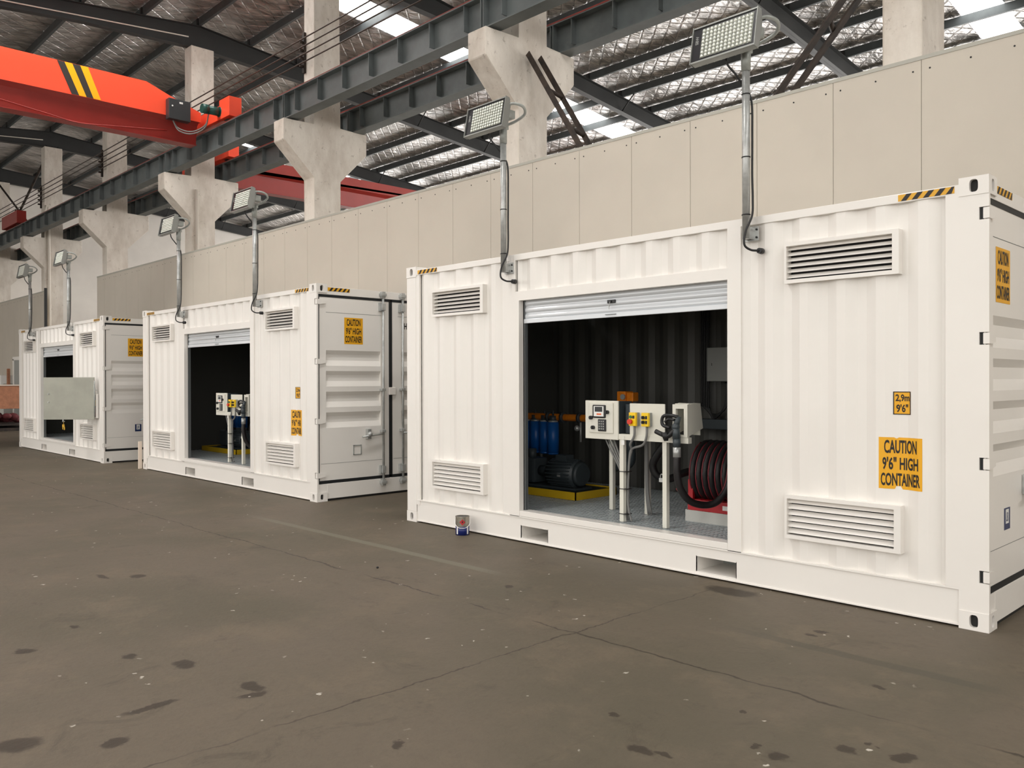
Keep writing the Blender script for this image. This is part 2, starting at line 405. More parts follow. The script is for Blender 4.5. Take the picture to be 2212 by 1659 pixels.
_tc = {}
def text_bm(txt, x0, x1, z0, z1, y=0.0, bold=0.0):
    """lettering as a flat mesh in the XZ plane filling the box, reading along +X"""
    if txt not in _tc:
        cu = bpy.data.curves.new('t', 'FONT'); cu.body = txt; cu.size = 1.0; cu.resolution_u = 3; cu.offset = 0.026
        ob = bpy.data.objects.new('t', cu); COL.objects.link(ob)
        bpy.context.view_layer.update()
        me = bpy.data.meshes.new_from_object(ob.evaluated_get(bpy.context.evaluated_depsgraph_get()))
        bpy.data.objects.remove(ob)
        vs_ = [tuple(v.co) for v in me.vertices]; fs = [tuple(p.vertices) for p in me.polygons]
        bpy.data.meshes.remove(me); _tc[txt] = (vs_, fs)
    vs_, fs = _tc[txt]
    ax, bx_ = min(v[0] for v in vs_), max(v[0] for v in vs_); az, bz = min(v[1] for v in vs_), max(v[1] for v in vs_)
    mb = MB()
    V = [mb.bm.verts.new((x0+(v[0]-ax)/(bx_-ax)*(x1-x0), y, z0+(v[1]-az)/(bz-az)*(z1-z0))) for v in vs_]
    for f in fs:
        try: mb.bm.faces.new([V[i] for i in f])
        except ValueError: pass
    return mb
def merge(a, b):
    me = bpy.data.meshes.new('m'); b.bm.to_mesh(me); b.bm.free(); a.bm.from_mesh(me); bpy.data.meshes.remove(me); return a

# ------------------------------------------------------------------ setting: floor, walls
CX = [2.9, -3.32, -9.33, -15.40, -21.48, -27.80, -34.45, -41.9]     # right face of each column
floor = MB().poly([(-46, -30, 0), (30, -30, 0), (30, 32, 0), (-46, 32, 0)]).build('floor', M['floor']); tag(floor, kind='structure')

RIDGE_Y, RIDGE_Z, SL = 9.5, 10.97, 0.1
def ztop(y): return RIDGE_Z-SL*abs(y-RIDGE_Y)
# roof skin (foil faced blanket) with openings for the skylight strips
SKX = [(-30.4, -29.4), (-18.35, -17.3), (-6.75, -5.85), (4.9, 5.9)]
def roof_strip(mb, xa, xb, ya, yb, off=0.235, t=0.05, n=1):
    for (p, q) in ((ya, yb),):
        for z_ in (0, t):
            mb.poly([(xa, p, ztop(p)+off+z_), (xb, p, ztop(p)+off+z_), (xb, q, ztop(q)+off+z_), (xa, q, ztop(q)+off+z_)])
mb = MB(); xs = [-44]
for a, b in SKX: xs += [a, b]
xs.append(12)
SKY_Y = (10.9, 26.0)
NEAR_Y = (-8.5, 8.6)
for i in range(len(xs)-1):
    sky = i % 2 == 1
    if sky and i > 1: roof_strip(mb, xs[i], xs[i+1], -9.2, NEAR_Y[0]); roof_strip(mb, xs[i], xs[i+1], NEAR_Y[1], 9.5)
    else: roof_strip(mb, xs[i], xs[i+1], -9.2, 9.5)
    if not sky: roof_strip(mb, xs[i], xs[i+1], 9.5, 28)
    else:
        roof_strip(mb, xs[i], xs[i+1], 9.5, SKY_Y[0]); roof_strip(mb, xs[i], xs[i+1], SKY_Y[1], 28)
tag(mb.build('ceiling', M['foil']), kind='structure')
for k, (a, b) in enumerate(SKX):
    mb = MB(); roof_strip(mb, a, b, SKY_Y[0], SKY_Y[1], 0.27, 0.03)
    o = mb.build('window_%d' % (k+1), M['skylight_far']); tag(o, kind='structure')
    if k > 0:  # unseen camera-bay skylights, added and brightened to light the hall
        mb = MB(); roof_strip(mb, a, b, NEAR_Y[0], NEAR_Y[1], 0.27, 0.03)
        o = mb.build('window_%d' % (k+6), M['skylight']); tag(o, kind='structure')
# end walls, back wall
tag(MB().box(-43.0, -42.6, -9, 28, 0, 11.4).build('wall_left', M['render_wall']), kind='structure')
tag(MB().box(11.6, 12, 2.6, 28, 0, 11.4).build('wall_right', M['render_wall']), kind='structure')
wbk = MB().box(-43, 12, 27.6, 28, 0, 3.2).box(-43, 12, 27.6, 28, 8.6, 9.4)
for k in range(10): wbk.box(-43+k*6.1, -42.6+k*6.1, 27.6, 28, 3.2, 8.6)
tag(wbk.build('wall_back', M['render_wall']), kind='structure')
# glowing band added out of view in the far long wall, lights the roof foil
tag(MB().box(-42.9, 11.9, 27.75, 27.8, 3.2, 8.6).build('window_5', M['light_band']), kind='structure')
# partition wall of tall panels behind the containers
YW = 8.7; ZT = 4.80
def partition(name, xa, xb, seam0):
    mb = MB(); x = seam0
    edges = [xb]
    while x > xa:
        if x < xb-0.02: edges.append(x)
        x -= 0.90
    edges.append(xa)
    for i in range(len(edges)-1):
        mb.box(edges[i+1]+0.003, edges[i]-0.003, YW, YW+0.05, 0.0, ZT)
    o = mb.build(name, M['panel']); tag(o, kind='structure')
    MB().box(xa, xb, YW+0.008, YW+0.045, 0, ZT-0.01).build('seam_backing', M['trim'], o)
    MB().box(xa, xb, YW-0.006, YW+0.06, ZT-0.03, ZT+0.008).build('top_trim', M['trim'], o)
    mb = MB()
    for e in edges[1:-1]:
        for dx in (-0.08, 0.08, 0.45):
            mb.cyl((e+dx, YW+0.001, ZT-0.13), (e+dx, YW-0.004, ZT-0.13), 0.009, seg=8)
    mb.build('screw_heads', M['louvre_dark'], o)
    return o
partition('wall_partition', -27.2, 11.6, 11.248)
partition('wall_partition_far', -42.6, -32.6, -33.0)
tag(MB().box(-32.62, -32.55, YW-0.02, YW+0.06, 0, ZT+0.1).build('trim_1', M['steel_dk']), kind='structure')

# ------------------------------------------------------------------ columns with corbels
ord_lab = ['concrete column furthest right, beyond the frame edge',
           'plain white concrete column rising behind the wall at the right, above the near container',
           'large stained concrete column with rusty bracing bolted to its corbel, behind the near container',
           'concrete column with wide corbel, smudged grey, left of the second floodlight',
           'concrete column with a thin white downpipe, beside the crane end carriage',
           'concrete column with grey shaded corbel directly left of the downpipe column',
           'bright concrete column standing in the gap of the partition wall',
           'furthest concrete column against the end wall at the left edge']
def column(x, i):
    o = thing('concrete_column', ord_lab[i], 'column', (x, 9.2, 0), group='concrete columns of the crane runway')
    mb = MB(); w = 0.41
    zt = 10.36
    # shaft + double corbel as one cast outline in the YZ plane (local y = world y - 9.2)
    prof = [(0, 0), (0.61, 0), (0.61, 5.85), (1.285, 6.52), (1.285, 6.97), (0.61, 6.97), (0.61, zt), (0, zt), (0, 6.94), (-0.71, 6.94), (-0.71, 6.51), (0, 5.85)]
    mb.prism(prof, 'x', -w, 0)
    ed = [e for e in mb.bm.edges]
    bmesh.ops.bevel(mb.bm, geom=ed, offset=0.012, segments=1, affect='EDGES')
    mb.build('shaft', M['concrete'], o)
    # steel stubs between column top and rafter
    s = MB()
    for dy in (0.1, 0.3, 0.5): s.cyl((-0.2, dy, zt), (-0.2, dy+0.02, zt+0.08), 0.03, seg=8)
    islands(s, 'bearing_stub', M['steel_dk'], o)
    # chipped bracket for the conductor wires
    b = MB(); b.box(-0.41, -0.33, -0.05, 0.0, 8.1, 8.95); 
    for k in range(4): b.cyl((-0.37, -0.05, 8.24+k*0.165), (-0.37, -0.13, 8.24+k*0.165), 0.03, seg=8)
    b.build('wire_bracket', M['rusty'], o)
    return o
cols = [column(x, i) for i, x in enumerate(CX)]
# downpipes on two columns
MB().tube([(0.04, 0.12, 6.6), (0.04, 0.12, 0.1)], 0.045, sub=1).build('downpipe', M['pipe_white'], cols[4])
MB().tube([(0.04, -0.03, 7.9), (0.05, 0.12, 7.5), (0.05, 0.14, 0.1)], 0.05, sub=4).build('downpipe', M['pipe_white'], cols[6])

# ------------------------------------------------------------------ rafters, purlins
def rafter(x, i):
    names = ['at the right, past the frame edge', 'over the right-hand column', 'over the stained column with rusty bracing', 'over the smudged column behind the second lamp',
             'over the downpipe column above the orange crane', 'over the shaded column behind the orange crane', 'over the bright column in the wall gap', 'against the end wall']
    o = thing('roof_rafter', 'dark tapered steel roof rafter ' + names[i], 'rafter', (x-0.2, RIDGE_Y, 0), group='roof rafters')
    w = MB(); f = MB(); st = MB()
    for (ya, yb) in ((-18.2, 0), (0, 17.9)):
        def zt(y): return RIDGE_Z-SL*abs(y)
        def dep(y): return 0.44+0.16*max(0, 1-abs(y)/3.0)
        pts = [ya, -3, 0] if yb == 0 else [0, 3, yb]
        for a, b in zip(pts[:-1], pts[1:]):
            w.prism([(a, zt(a)), (b, zt(b)), (b, zt(b)-dep(b)), (a, zt(a)-dep(a))], 'x', -0.005, 0.005)
            f.prism([(a, zt(a)), (b, zt(b)), (b, zt(b)-0.014), (a, zt(a)-0.014)], 'x', -0.1, 0.1)
            f.prism([(a, zt(a)-dep(a)+.014), (b, zt(b)-dep(b)+.014), (b, zt(b)-dep(b)), (a, zt(a)-dep(a))], 'x', -0.1, 0.1)
    for k in range(-12, 13):
        y = 1.443*k
        zz = RIDGE_Z-SL*abs(y)
        st.box(-0.05, 0.05, y-0.06, y-0.05, zz, zz+0.2)
        if k % 2 and abs(k) > 1:
            st.cyl((0.02, y, zz+0.05-0.0), (0.02, y-0.35, zz-0.42), 0.016, seg=6) if k < 0 else st.cyl((0.5, y, zz+0.02), (0.02, y, zz-0.42), 0.018, seg=6)
            st.cyl((-0.5, y, zz+0.02), (-0.02, y, zz-0.42), 0.018, seg=6)
    w.build('web', M['steel_dk'], o); f.build('flange', M['steel_dk'], o); islands(st, 'fly_brace', M['steel_dk'], o)
    return o
rf = [rafter(x, i) for i, x in enumerate(CX)]
# pale conduit clipped to the crane-bay rafter web
MB().tube([(0.03, -13, 9.45), (0.03, -6, 10.1), (0.03, -0.3, 10.62)], 0.018, seg=6, sub=4).build('conduit', M['pipe_white'], rf[4])
MB().tube([(0.03, -13, 9.45), (0.03, -6, 10.1), (0.03, -0.3, 10.62)], 0.018, seg=6, sub=4).build('conduit', M['pipe_white'], rf[6])
pm = None
for k in range(-12, 13):
    y = RIDGE_Y+1.443*k; z = ztop(y)+0.012
    mb = MB()
    prof = [(-0.035, 0), (0.035, 0), (0.035, 0.006), (-0.029, 0.006), (-0.029, 0.194), (0.035, 0.194), (0.035, 0.2), (-0.035, 0.2)]
    if pm is None:
        mb.prism(prof, 'x', -42.6, 11.6); pm = mb.build('roof_purlin', M['purlin'])
        o = pm
    else:
        o = pm.copy(); COL.objects.link(o)
    o.location = (0, y, z)
    tag(o, 'grey steel purlin running lengthwise just under the foil roof', 'purlin', 'roof purlins under the foil')

# ------------------------------------------------------------------ crane girders
def girder(yc, name_lab, side):
    o = thing('crane_girder', name_lab, 'girder', (0, yc, 6.97))
    b = [3.4, -2.9] + [x for x in []]
    xs_ = [x-0.2 for x in CX]
    xa, xb = -42.6, 11.6
    w = MB(); w.box(xa, xb, -0.006, 0.006, 0.02, 0.50); w.build('web', M['girder'], o)
    f = MB(); f.box(xa, xb, -0.13, 0.13, 0.0, 0.018); f.box(xa, xb, -0.13, 0.13, 0.50, 0.518); f.build('flange', M['girder'], o)
    s = MB()
    ends = xs_+[11.6]
    allx = sorted([11.6]+xs_)
    for a, c in zip(allx[:-1], allx[1:]):
        n = 7
        for j in range(n):
            x = a+(c-a)*(j+0.5)/n
            s.box(x-0.006, x+0.006, -0.115, 0.115, 0.10, 0.50)
        for dx in (-0.03, 0.03): s.box(a+dx-0.008, a+dx+0.008, -0.125, 0.125, 0.018, 0.50)
    islands(s, 'stiffener', M['girder'], o)
    r = MB(); r.box(xa, xb, -0.132, 0.132, 0.518, 0.534)
    r.box(xa, xb, -0.035, 0.035, 0.526, 0.60)
    r.build('rail', M['rail'], o)
    return o
g1 = girder(8.72, 'long grey crane runway girder with red rail on the near corbels', -1)
g2 = girder(10.27, 'long dark crane runway girder on the far side corbels, behind the first', 1)

# conductor wires
for k, wz in enumerate((8.74, 8.575, 8.41, 8.245)):
    o = MB().tube([(-42.4, 9.07, wz+0.1), (-21.9, 9.07, wz+.04), (-9.7, 9.07, wz+.0), (3, 9.07, wz)], 0.016, seg=6, sub=1).build('conductor_wire', M['wire'])
    tag(o, ['topmost', 'second from top', 'third from top', 'lowest'][k] + ' of the four bare conductor wires strung along the columns', 'wire', 'bare conductor wires')

# rusty ladder braces between columns
def brace(p, q, lab, gap=0.3, n=6):
    p, q = Vector(p), Vector(q); o = thing('rusty_brace', lab, 'brace', p)
    d = q-p; mid = d.normalized(); side = Vector((0, 1, 0))
    for s_ in (0, 1):
        a = side*gap*s_
        m1 = MB(); L_ = d.length; mt = Matrix.Translation(a) @ d.to_track_quat('Z', 'Y').to_matrix().to_4x4()
        m1.box(-0.055, 0.055, -0.04, -0.03, 0, L_); m1.box(-0.055, -0.045, -0.03, 0.05, 0, L_)
        m1.build('angle_bar', M['rusty'], o, mtx=mt)
    for k in range(1, n):
        c = d*(k/n)
        MB().cyl(c, c+side*gap+mid*0.1, 0.035, seg=4).build('rung', M['rusty'], o)
    return o
brace((-9.26, 9.36, 6.72), (-5.75, 9.36, 1.3), 'rusty ladder-like brace falling right from the stained corbel', 0.27, 8)
brace((-3.80, 9.36, 6.45), (-8.7, 9.36, 1.15), 'rusty crossed brace rising right behind the near floodlight', 0.27, 8)
def xbar(p, q, lab):
    o = MB().cyl(p, q, 0.05, seg=4).build('cross_brace', M['rusty']); tag(o, lab, 'brace')
xbar((-41.6, 9.3, 10.2), (-36.5, 9.3, 7.6), 'dark bar of the far X-bracing falling to the right')
xbar((-41.0, 9.4, 7.6), (-35.2, 9.4, 10.0), 'dark bar of the far X-bracing rising to the right')

# ------------------------------------------------------------------ overhead cranes
def crane(xc, ya, yend, lab, full, truck_y, zt=8.33, zm=7.67, zb=7.15, flip=1):
    o = thing('overhead_crane', lab, 'crane', (xc, 0, 0))
    hw = 0.3; s = flip
    y0 = yend   # end over the rail; beam runs to ya
    def pr(mb, poly_yz_top):
        pass
    sh = MB()
    # upper box: tapered at the rail end
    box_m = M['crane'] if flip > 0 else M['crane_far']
    pts = [(ya, zm), (ya, zt), (y0-s*1.25, zt), (y0-s*0.72, zt-0.2), (y0, zt-0.44), (y0, zm)]
    sh.prism(pts, 'x', -hw, hw); sh.build('box_beam', box_m, o)
    lo = MB()
    # lower trapezoid and I-beam runway
    e = y0-s*0.05
    for A, B in (((-hw, zm), (-0.16, zm-0.2)),):
        pass
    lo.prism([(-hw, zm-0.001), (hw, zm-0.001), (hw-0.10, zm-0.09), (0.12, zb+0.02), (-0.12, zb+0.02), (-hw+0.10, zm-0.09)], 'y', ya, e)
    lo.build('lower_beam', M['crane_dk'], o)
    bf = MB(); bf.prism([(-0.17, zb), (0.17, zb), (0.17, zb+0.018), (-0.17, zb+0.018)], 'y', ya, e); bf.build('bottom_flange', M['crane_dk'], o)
    tr = MB()
    tr.rbox(-1.45, 1.45, truck_y-0.13, truck_y+0.13, 7.62, 7.93, 0.01)
    tr.build('end_carriage', M['crane'], o)
    ex = MB()
    for sx in (-1, 1):
        a, b = sorted((sx*1.0, sx*1.5)); ex.rbox(a, b, truck_y-0.15, truck_y+0.15, 7.60, 8.04, 0.01)
    islands(ex, 'wheel_box', M['crane'], o)
    wh = MB()
    for sx in (-1.15, 1.15): wh.cyl((sx, truck_y-0.06, 7.68), (sx, truck_y+0.06, 7.68), 0.12, seg=20)
    islands(wh, 'wheel', M['rusty'], o)
    return o
c1 = crane(-19.5, -7.5, 8.45, 'bright orange overhead crane with black and yellow stripes, upper left', True, 8.72)
def slat_quad(mb, y0, y1, y2, y3, zt, zb, x):
    mb.prism([(y0, zt), (y1, zt), (y3, zb), (y2, zb)], 'x', x-0.004, x)
for (mname, segs) in (('stripe_k', ((5.372, 5.514, 5.655, 5.80), (5.666, 5.821, 5.947, 6.086))), ('stripe_y', ((5.514, 5.666, 5.80, 5.947), (5.821, 5.977, 6.086, 6.236)))):
    mb = MB()
    for a, b, c, d in segs: slat_quad(mb, a, b, c, d, 8.325, 7.68, 0.306)
    islands(mb, 'warning_stripe', M[mname], c1)
mb = MB(); mb.rbox(0.32, 0.5, 7.62, 8.12, 7.56, 8.02, 0.012); cb = mb.build('control_box', M['ctrl'], c1)
MB().box(0.50, 0.503, 7.86, 7.94, 7.93, 7.97).build('plate', M['label_white'], cb)
MB().cyl((0.50, 7.70, 7.85), (0.512, 7.70, 7.85), 0.018, seg=10).build('lock', M['label_white'], cb)
mb = MB(); mb.cyl((1.0, 8.60, 7.78), (1.0, 8.30, 7.78), 0.095); mb.cyl((1.0, 8.30, 7.78), (1.0, 8.16, 7.78), 0.105)
mb.cyl((1.0, 8.62, 7.78), (1.0, 8.56, 7.78), 0.12, seg=12)
mb.build('drive_motor', M['motor_green'], c1)
for dz in (0.0, 0.05):
    MB().tube([(0.4, 7.75, 7.55), (0.45, 7.86, 7.38-dz), (0.6, 8.1, 7.32-dz), (0.85, 8.3, 7.45-dz), (1.0, 8.32, 7.68)], 0.014, seg=6).build('cable', M['cable_grey'], c1)
for (a, b) in ((0.5, 3.9), (3.9, 7.7)):
    MB().tube([(0.2, a, 7.35), (0.2, (2*a+b)/3, 7.2), (0.2, (a+b)/2, 7.13), (0.2, (a+2*b)/3, 7.2), (0.2, b, 7.36)], 0.012, seg=6).build('festoon_cable', M['crane_dk'], c1)
# second crane in the far bay
c2 = crane(-22.8, 26.5, 10.45, 'overhead crane with shade-darkened orange paint in the far bay behind the partition wall', True, 10.27, 8.0, 7.66, 7.12, -1)
mb = MB(); slat_quad(mb, 11.72, 11.86, 11.62, 11.72, 7.78, 7.665, 0.306); mb.build('warning_stripe', M['stripe_k'], c2)
mb = MB(); slat_quad(mb, 11.58, 11.70, 11.46, 11.60, 7.78, 7.665, 0.306); mb.build('warning_stripe', M['stripe_y'], c2)
# carriage of a third crane at the left edge
o = thing('crane_carriage', 'red crane end carriage sitting on the rail at the far left edge', 'crane', (-35.6, 8.72, 7.57))
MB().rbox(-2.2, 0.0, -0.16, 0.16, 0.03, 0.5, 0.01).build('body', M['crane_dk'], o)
MB().cyl((-0.7, 0, 0.5), (-0.7, 0, 0.62), 0.06, seg=10).build('bolt', M['rusty'], o)
MB().cyl((-0.4, -0.07, 0.08), (-0.4, 0.07, 0.08), 0.08, seg=14).build('wheel', M['rusty'], o)

# ------------------------------------------------------------------ containers
L0, W0, H0 = 6.058, 2.438, 2.896
PITCH, D_C, Y_OUT = 0.28, 0.030, 0.010
def wall_y(x):
    t = ((x-4.851) % PITCH)
    if t < 0.074: return Y_OUT+D_C*t/0.074
    if t < 0.140: return Y_OUT+D_C
    if t < 0.214: return Y_OUT+D_C*(1-(t-0.140)/0.074)
    return Y_OUT
def breaks(xa, xb):
    out = {xa, xb}; k0 = int((xa-4.851)//PITCH)-1
    for k in range(k0, k0+30):
        for t in (0, 0.074, 0.140, 0.214):
            x = 4.851+k*PITCH+t
            if xa < x < xb: out.add(x)
    return sorted(out)
def corr_side(mb, xa, xb, za, zb, th=0.002, yf=None, sgn=1):
    bs = breaks(xa, xb)
    def yy(x): return wall_y(x) if yf is None else yf+sgn*wall_y(x)
    A = [mb.bm.verts.new((x, yy(x), za)) for x in bs]; B = [mb.bm.verts.new((x, yy(x), zb)) for x in bs]
    for i in range(len(bs)-1): mb.bm.faces.new((A[i], A[i+1], B[i+1], B[i]))
    return mb
def plate_hole(mb, c, u, v, n, w, h, hw, hh, depth, inner_n=24, rim=0.0):
    """rectangular plate centred c in plane (u,v) with an oval hole hw x hh (stadium-like), hole walls go depth along -n"""
    c, u, v, n = Vector(c), Vector(u), Vector(v), Vector(n)
    O, I, J = [], [], []
    for k in range(inner_n):
        a = 2*PI*(k+0.5)/inner_n
        ca, sa = math.cos(a), math.sin(a)
        e = 3.2
        ix = hw/2*math.copysign(abs(ca)**(2/e), ca); iy = hh/2*math.copysign(abs(sa)**(2/e), sa)
        m_ = max(abs(ca)/(w/2), abs(sa)/(h/2)); ox, oy = ca/m_, sa/m_
        O.append([ox, oy]); I.append((ix, iy))
    # snap nearest samples onto the corners
    for cx_ in (-w/2, w/2):
        for cy_ in (-h/2, h/2):
            k = min(range(inner_n), key=lambda i: (O[i][0]-cx_)**2+(O[i][1]-cy_)**2); O[k] = [cx_, cy_]
    Vo = [mb.bm.verts.new(c+u*p[0]+v*p[1]) for p in O]; Vi = [mb.bm.verts.new(c+u*p[0]+v*p[1]) for p in I]
    Vj = [mb.bm.verts.new(c+u*p[0]+v*p[1]-n*depth) for p in I]
    for k in range(inner_n):
        q = (k+1) % inner_n
        mb.bm.faces.new((Vo[k], Vo[q], Vi[q], Vi[k])); mb.bm.faces.new((Vi[k], Vi[q], Vj[q], Vj[k]))
def casting(parent, x0, y0, z0, sx, sy, top):
    """corner casting occupying 178 x 162 x 118; sx=-1 left end, +1 right end; sy=-1 front, +1 rear"""
    w, d, h = 0.178, 0.162, 0.118
    e = 0.006
    xa, xb = (x0, x0+w) if sx < 0 else (x0-w, x0)
    ya, yb = (y0, y0+d) if sy < 0 else (y0-d, y0)
    za, zb = z0, z0+h
    mb = MB(); xm, ym, zm = (xa+xb)/2, (ya+yb)/2, (za+zb)/2
    fy = ya if sy < 0 else yb; fx = xa if sx < 0 else xb
    ox = 0.004*(-1 if sx < 0 else 1)
    plate_hole(mb, (xm, fy, zm), (1, 0, 0), (0, 0, 1), (0, sy, 0), w, h, 0.052, 0.080, 0.03)
    plate_hole(mb, (fx, ym, zm), (0, 1, 0), (0, 0, 1), (sx, 0, 0), d, h, 0.050, 0.078, 0.03)
    plate_hole(mb, (xm, ym, zb if top else za), (1, 0, 0), (0, 1, 0), (0, 0, 1 if top else -1), w, d, 0.12, 0.06, 0.03)
    for pts in ([(xa, ya, zb), (xb, ya, zb), (xb, yb, zb), (xa, yb, zb)] if not top else [(xa, ya, za), (xb, ya, za), (xb, yb, za), (xa, yb, za)],
                [(xa+xb-fx, ya, za), (xa+xb-fx, yb, za), (xa+xb-fx, yb, zb), (xa+xb-fx, ya, zb)],
                [(xa, ya+yb-fy, za), (xb, ya+yb-fy, za), (xb, ya+yb-fy, zb), (xa, ya+yb-fy, zb)]):
        mb.poly(pts)
    bmesh.ops.remove_doubles(mb.bm, verts=mb.bm.verts, dist=0.0005)
    o = mb.build('corner_casting', M['white'], parent)
    MB().box(xa+0.03, xb-0.03, ya+0.03, yb-0.03, za+0.02, zb-0.02).build('casting_cavity', M['under'], o)
    return o
def hazard(parent, p0, du, w, h, n=5, nrm=(0, -1, 0), lean=0.6):
    """warning tape: yellow base and black slanted bars; p0 lower start, du unit direction"""
    du = Vector(du); nv = Vector(nrm); p0 = Vector(p0)
    mb = MB()
    def P(u, v, o_): return p0+du*u+Vector((0, 0, 1))*v+nv*o_
    mb.poly([P(0, 0, .0012), P(w, 0, .0012), P(w, h, .0012), P(0, h, .0012)])
    o = mb.build('hazard_tape', M['tape_yellow'], parent)
    mb = MB(); st = w/n
    for k in range(-1, n+1):
        u0 = k*st+st*0.25; u1 = u0+st*0.5; sh = h*lean*1.4
        pts = [(u0, 0), (u1, 0), (u1+sh, h), (u0+sh, h)]
        # clip to tape
        q = [(min(max(a, 0), w), b) for a, b in pts]
        if len(set(q)) < 4: continue
        mb.poly([P(a, b, .0024) for a, b in q])
    mb.build('tape_stripes', M['black'], o)
    return o
def sticker(parent, name, x0, x1, z0, z1, lines, m_bg, frame=False, torn=False, onwall=True, pt=None):
    bm_ = MB()
    bm_.poly([(x0, 0, z0), (x1, 0, z0), (x1, 0, z1), (x0, 0, z1)])
    if torn:
        bm_.bm.free(); bm_ = MB(); c = x0+0.42*(x1-x0); t = 0.012
        bm_.poly([(x0, 0, z0), (c-0.02, 0, z0-0.0), (c-0.012, 0, z0+0.02), (c+0.016, 0, z0+0.022), (c+0.03, 0, z0), (x1, 0, z0), (x1, 0, z1), (c+0.005, 0, z1), (c-0.01, 0, z1-0.008), (c-0.025, 0, z1), (x0, 0, z1)])
    tx = MB()
    for (s, a, b, c, d) in lines:
        W, H = x1-x0, z1-z0
        merge(tx, text_bm(s, x0+a*W, x0+b*W, z0+c*H, z0+d*H))
    if frame:
        t = 0.006
        for q in ((x0, x1, z0, z0+t), (x0, x1, z1-t, z1), (x0, x0+t, z0, z1), (x1-t, x1, z0, z1)):
            tx.poly([(q[0], 0, q[2]), (q[1], 0, q[2]), (q[1], 0, q[3]), (q[0], 0, q[3])])
    def warp(mb, off):
        if onwall:
            for x in breaks(x0, x1)[1:-1]:
                g = list(mb.bm.verts)+list(mb.bm.edges)+list(mb.bm.faces)
                bmesh.ops.bisect_plane(mb.bm, geom=g, plane_co=(x, 0, 0), plane_no=(1, 0, 0))
            for v in mb.bm.verts: v.co.y = wall_y(v.co.x)-off
        else:
            for v in mb.bm.verts: v.co = pt(v.co.x, v.co.z, off)
    warp(bm_, 0.0015); warp(tx, 0.003)
    s = bm_.build(name, m_bg, parent); tx.build('lettering', M['black'], s); return s
CAUT = [('CAUTION', .13, .87, .69, .95), ('9\'6" HIGH', .09, .91, .37, .62), ('CONTAINER', .05, .95, .06, .31)]
def louver(parent, x0, x1, z0, z1):
    f = MB(); yf, yb = -0.022, 0.055; t = 0.035; tb = 0.028
    f.box(x0, x1, yf, yb, z0, z0+tb); f.box(x0, x1, yf, yb, z1-tb, z1); f.box(x0, x0+0.016, yf, yb, z0+tb, z1-tb); f.box(x1-0.045, x1, yf, yb, z0+tb, z1-tb)
    o = f.build('louver', M['white'], parent)
    a, b = z0+tb, z1-tb
    blank = (b-a)*0.16
    s = MB(); n = 6; hh = (b-a)/n
    for k in range(n):
        zt = b-k*hh
        lo_ = zt-hh*0.72
        s.prism([(0.030, zt), (0.034, zt), (0.0, lo_), (-0.006, lo_)], 'x', x0+0.014, x1-0.04)
    s.build('louver_slats', M['white'], o)
    MB().box(x0+0.012, x1-0.04, 0.056, 0.060, a, b).build('slat_gap_shade', M['louvre_dark'], o)  # dark sheet standing in for the shade between the slats
    return o

def shutter(parent):
    o_ = MB(); x0, x1 = 1.836, 4.184; za, zb = 2.205, 2.40
    yb = 0.075
    # slats with rounded fronts
    n = 3; h = (zb-za)/n
    prof = []
    for k in range(n):
        z_ = za+k*h
        for t in range(6):
            s_ = t/5; prof.append((yb-0.012*math.sin(PI*s_)**0.6, z_+h*(0.06+0.88*s_)))
    poly = prof+[(yb+0.01, zb), (yb+0.01, za)]
    o_.prism(poly, 'x', x0+0.012, x1)
    sh = o_.build('roller_shutter', M['shutter'], parent)
    b = MB(); b.rbox(x0+0.012, x1, yb-0.018, yb+0.01, za-0.035, za+0.008, 0.004); b.build('bottom_bar', M['shutter'], sh)
    xm = 2.95
    b = MB(); b.rbox(xm-0.03, xm+0.06, yb-0.025, yb-0.008, za+0.092, za+0.122, 0.004); b.cyl((xm+0.01, yb-0.022, za+0.107), (xm+0.01, yb-0.034, za+0.107), 0.012, seg=10)
    lk = b.build('shutter_lock', M['plastic_black'], sh)
    b = MB(); b.cyl((xm+0.01, yb-0.034, za+0.105), (xm+0.01, yb-0.04, za+0.06), 0.003, seg=6); b.box(xm+0.0, xm+0.006, yb-0.042, yb-0.038, za+0.035, za+0.07); b.build('key', M['galv'], lk)
    b = MB(); b.box(xm-0.05, xm+0.07, yb-0.03, yb-0.016, za-0.012, za-0.006); b.build('pull_handle', M['track'], sh)
    t = MB(); t.box(1.838, 1.85, 0.06, 0.10, 0.30, 2.40); t.box(1.838, 1.862, 0.09, 0.10, 0.30, 2.40); t.box(1.838, 1.862, 0.06, 0.066, 0.30, 2.40); t.box(4.17, 4.182, 0.06, 0.10, 0.33, 2.40)
    t.build('guide_track', M['track'], parent)

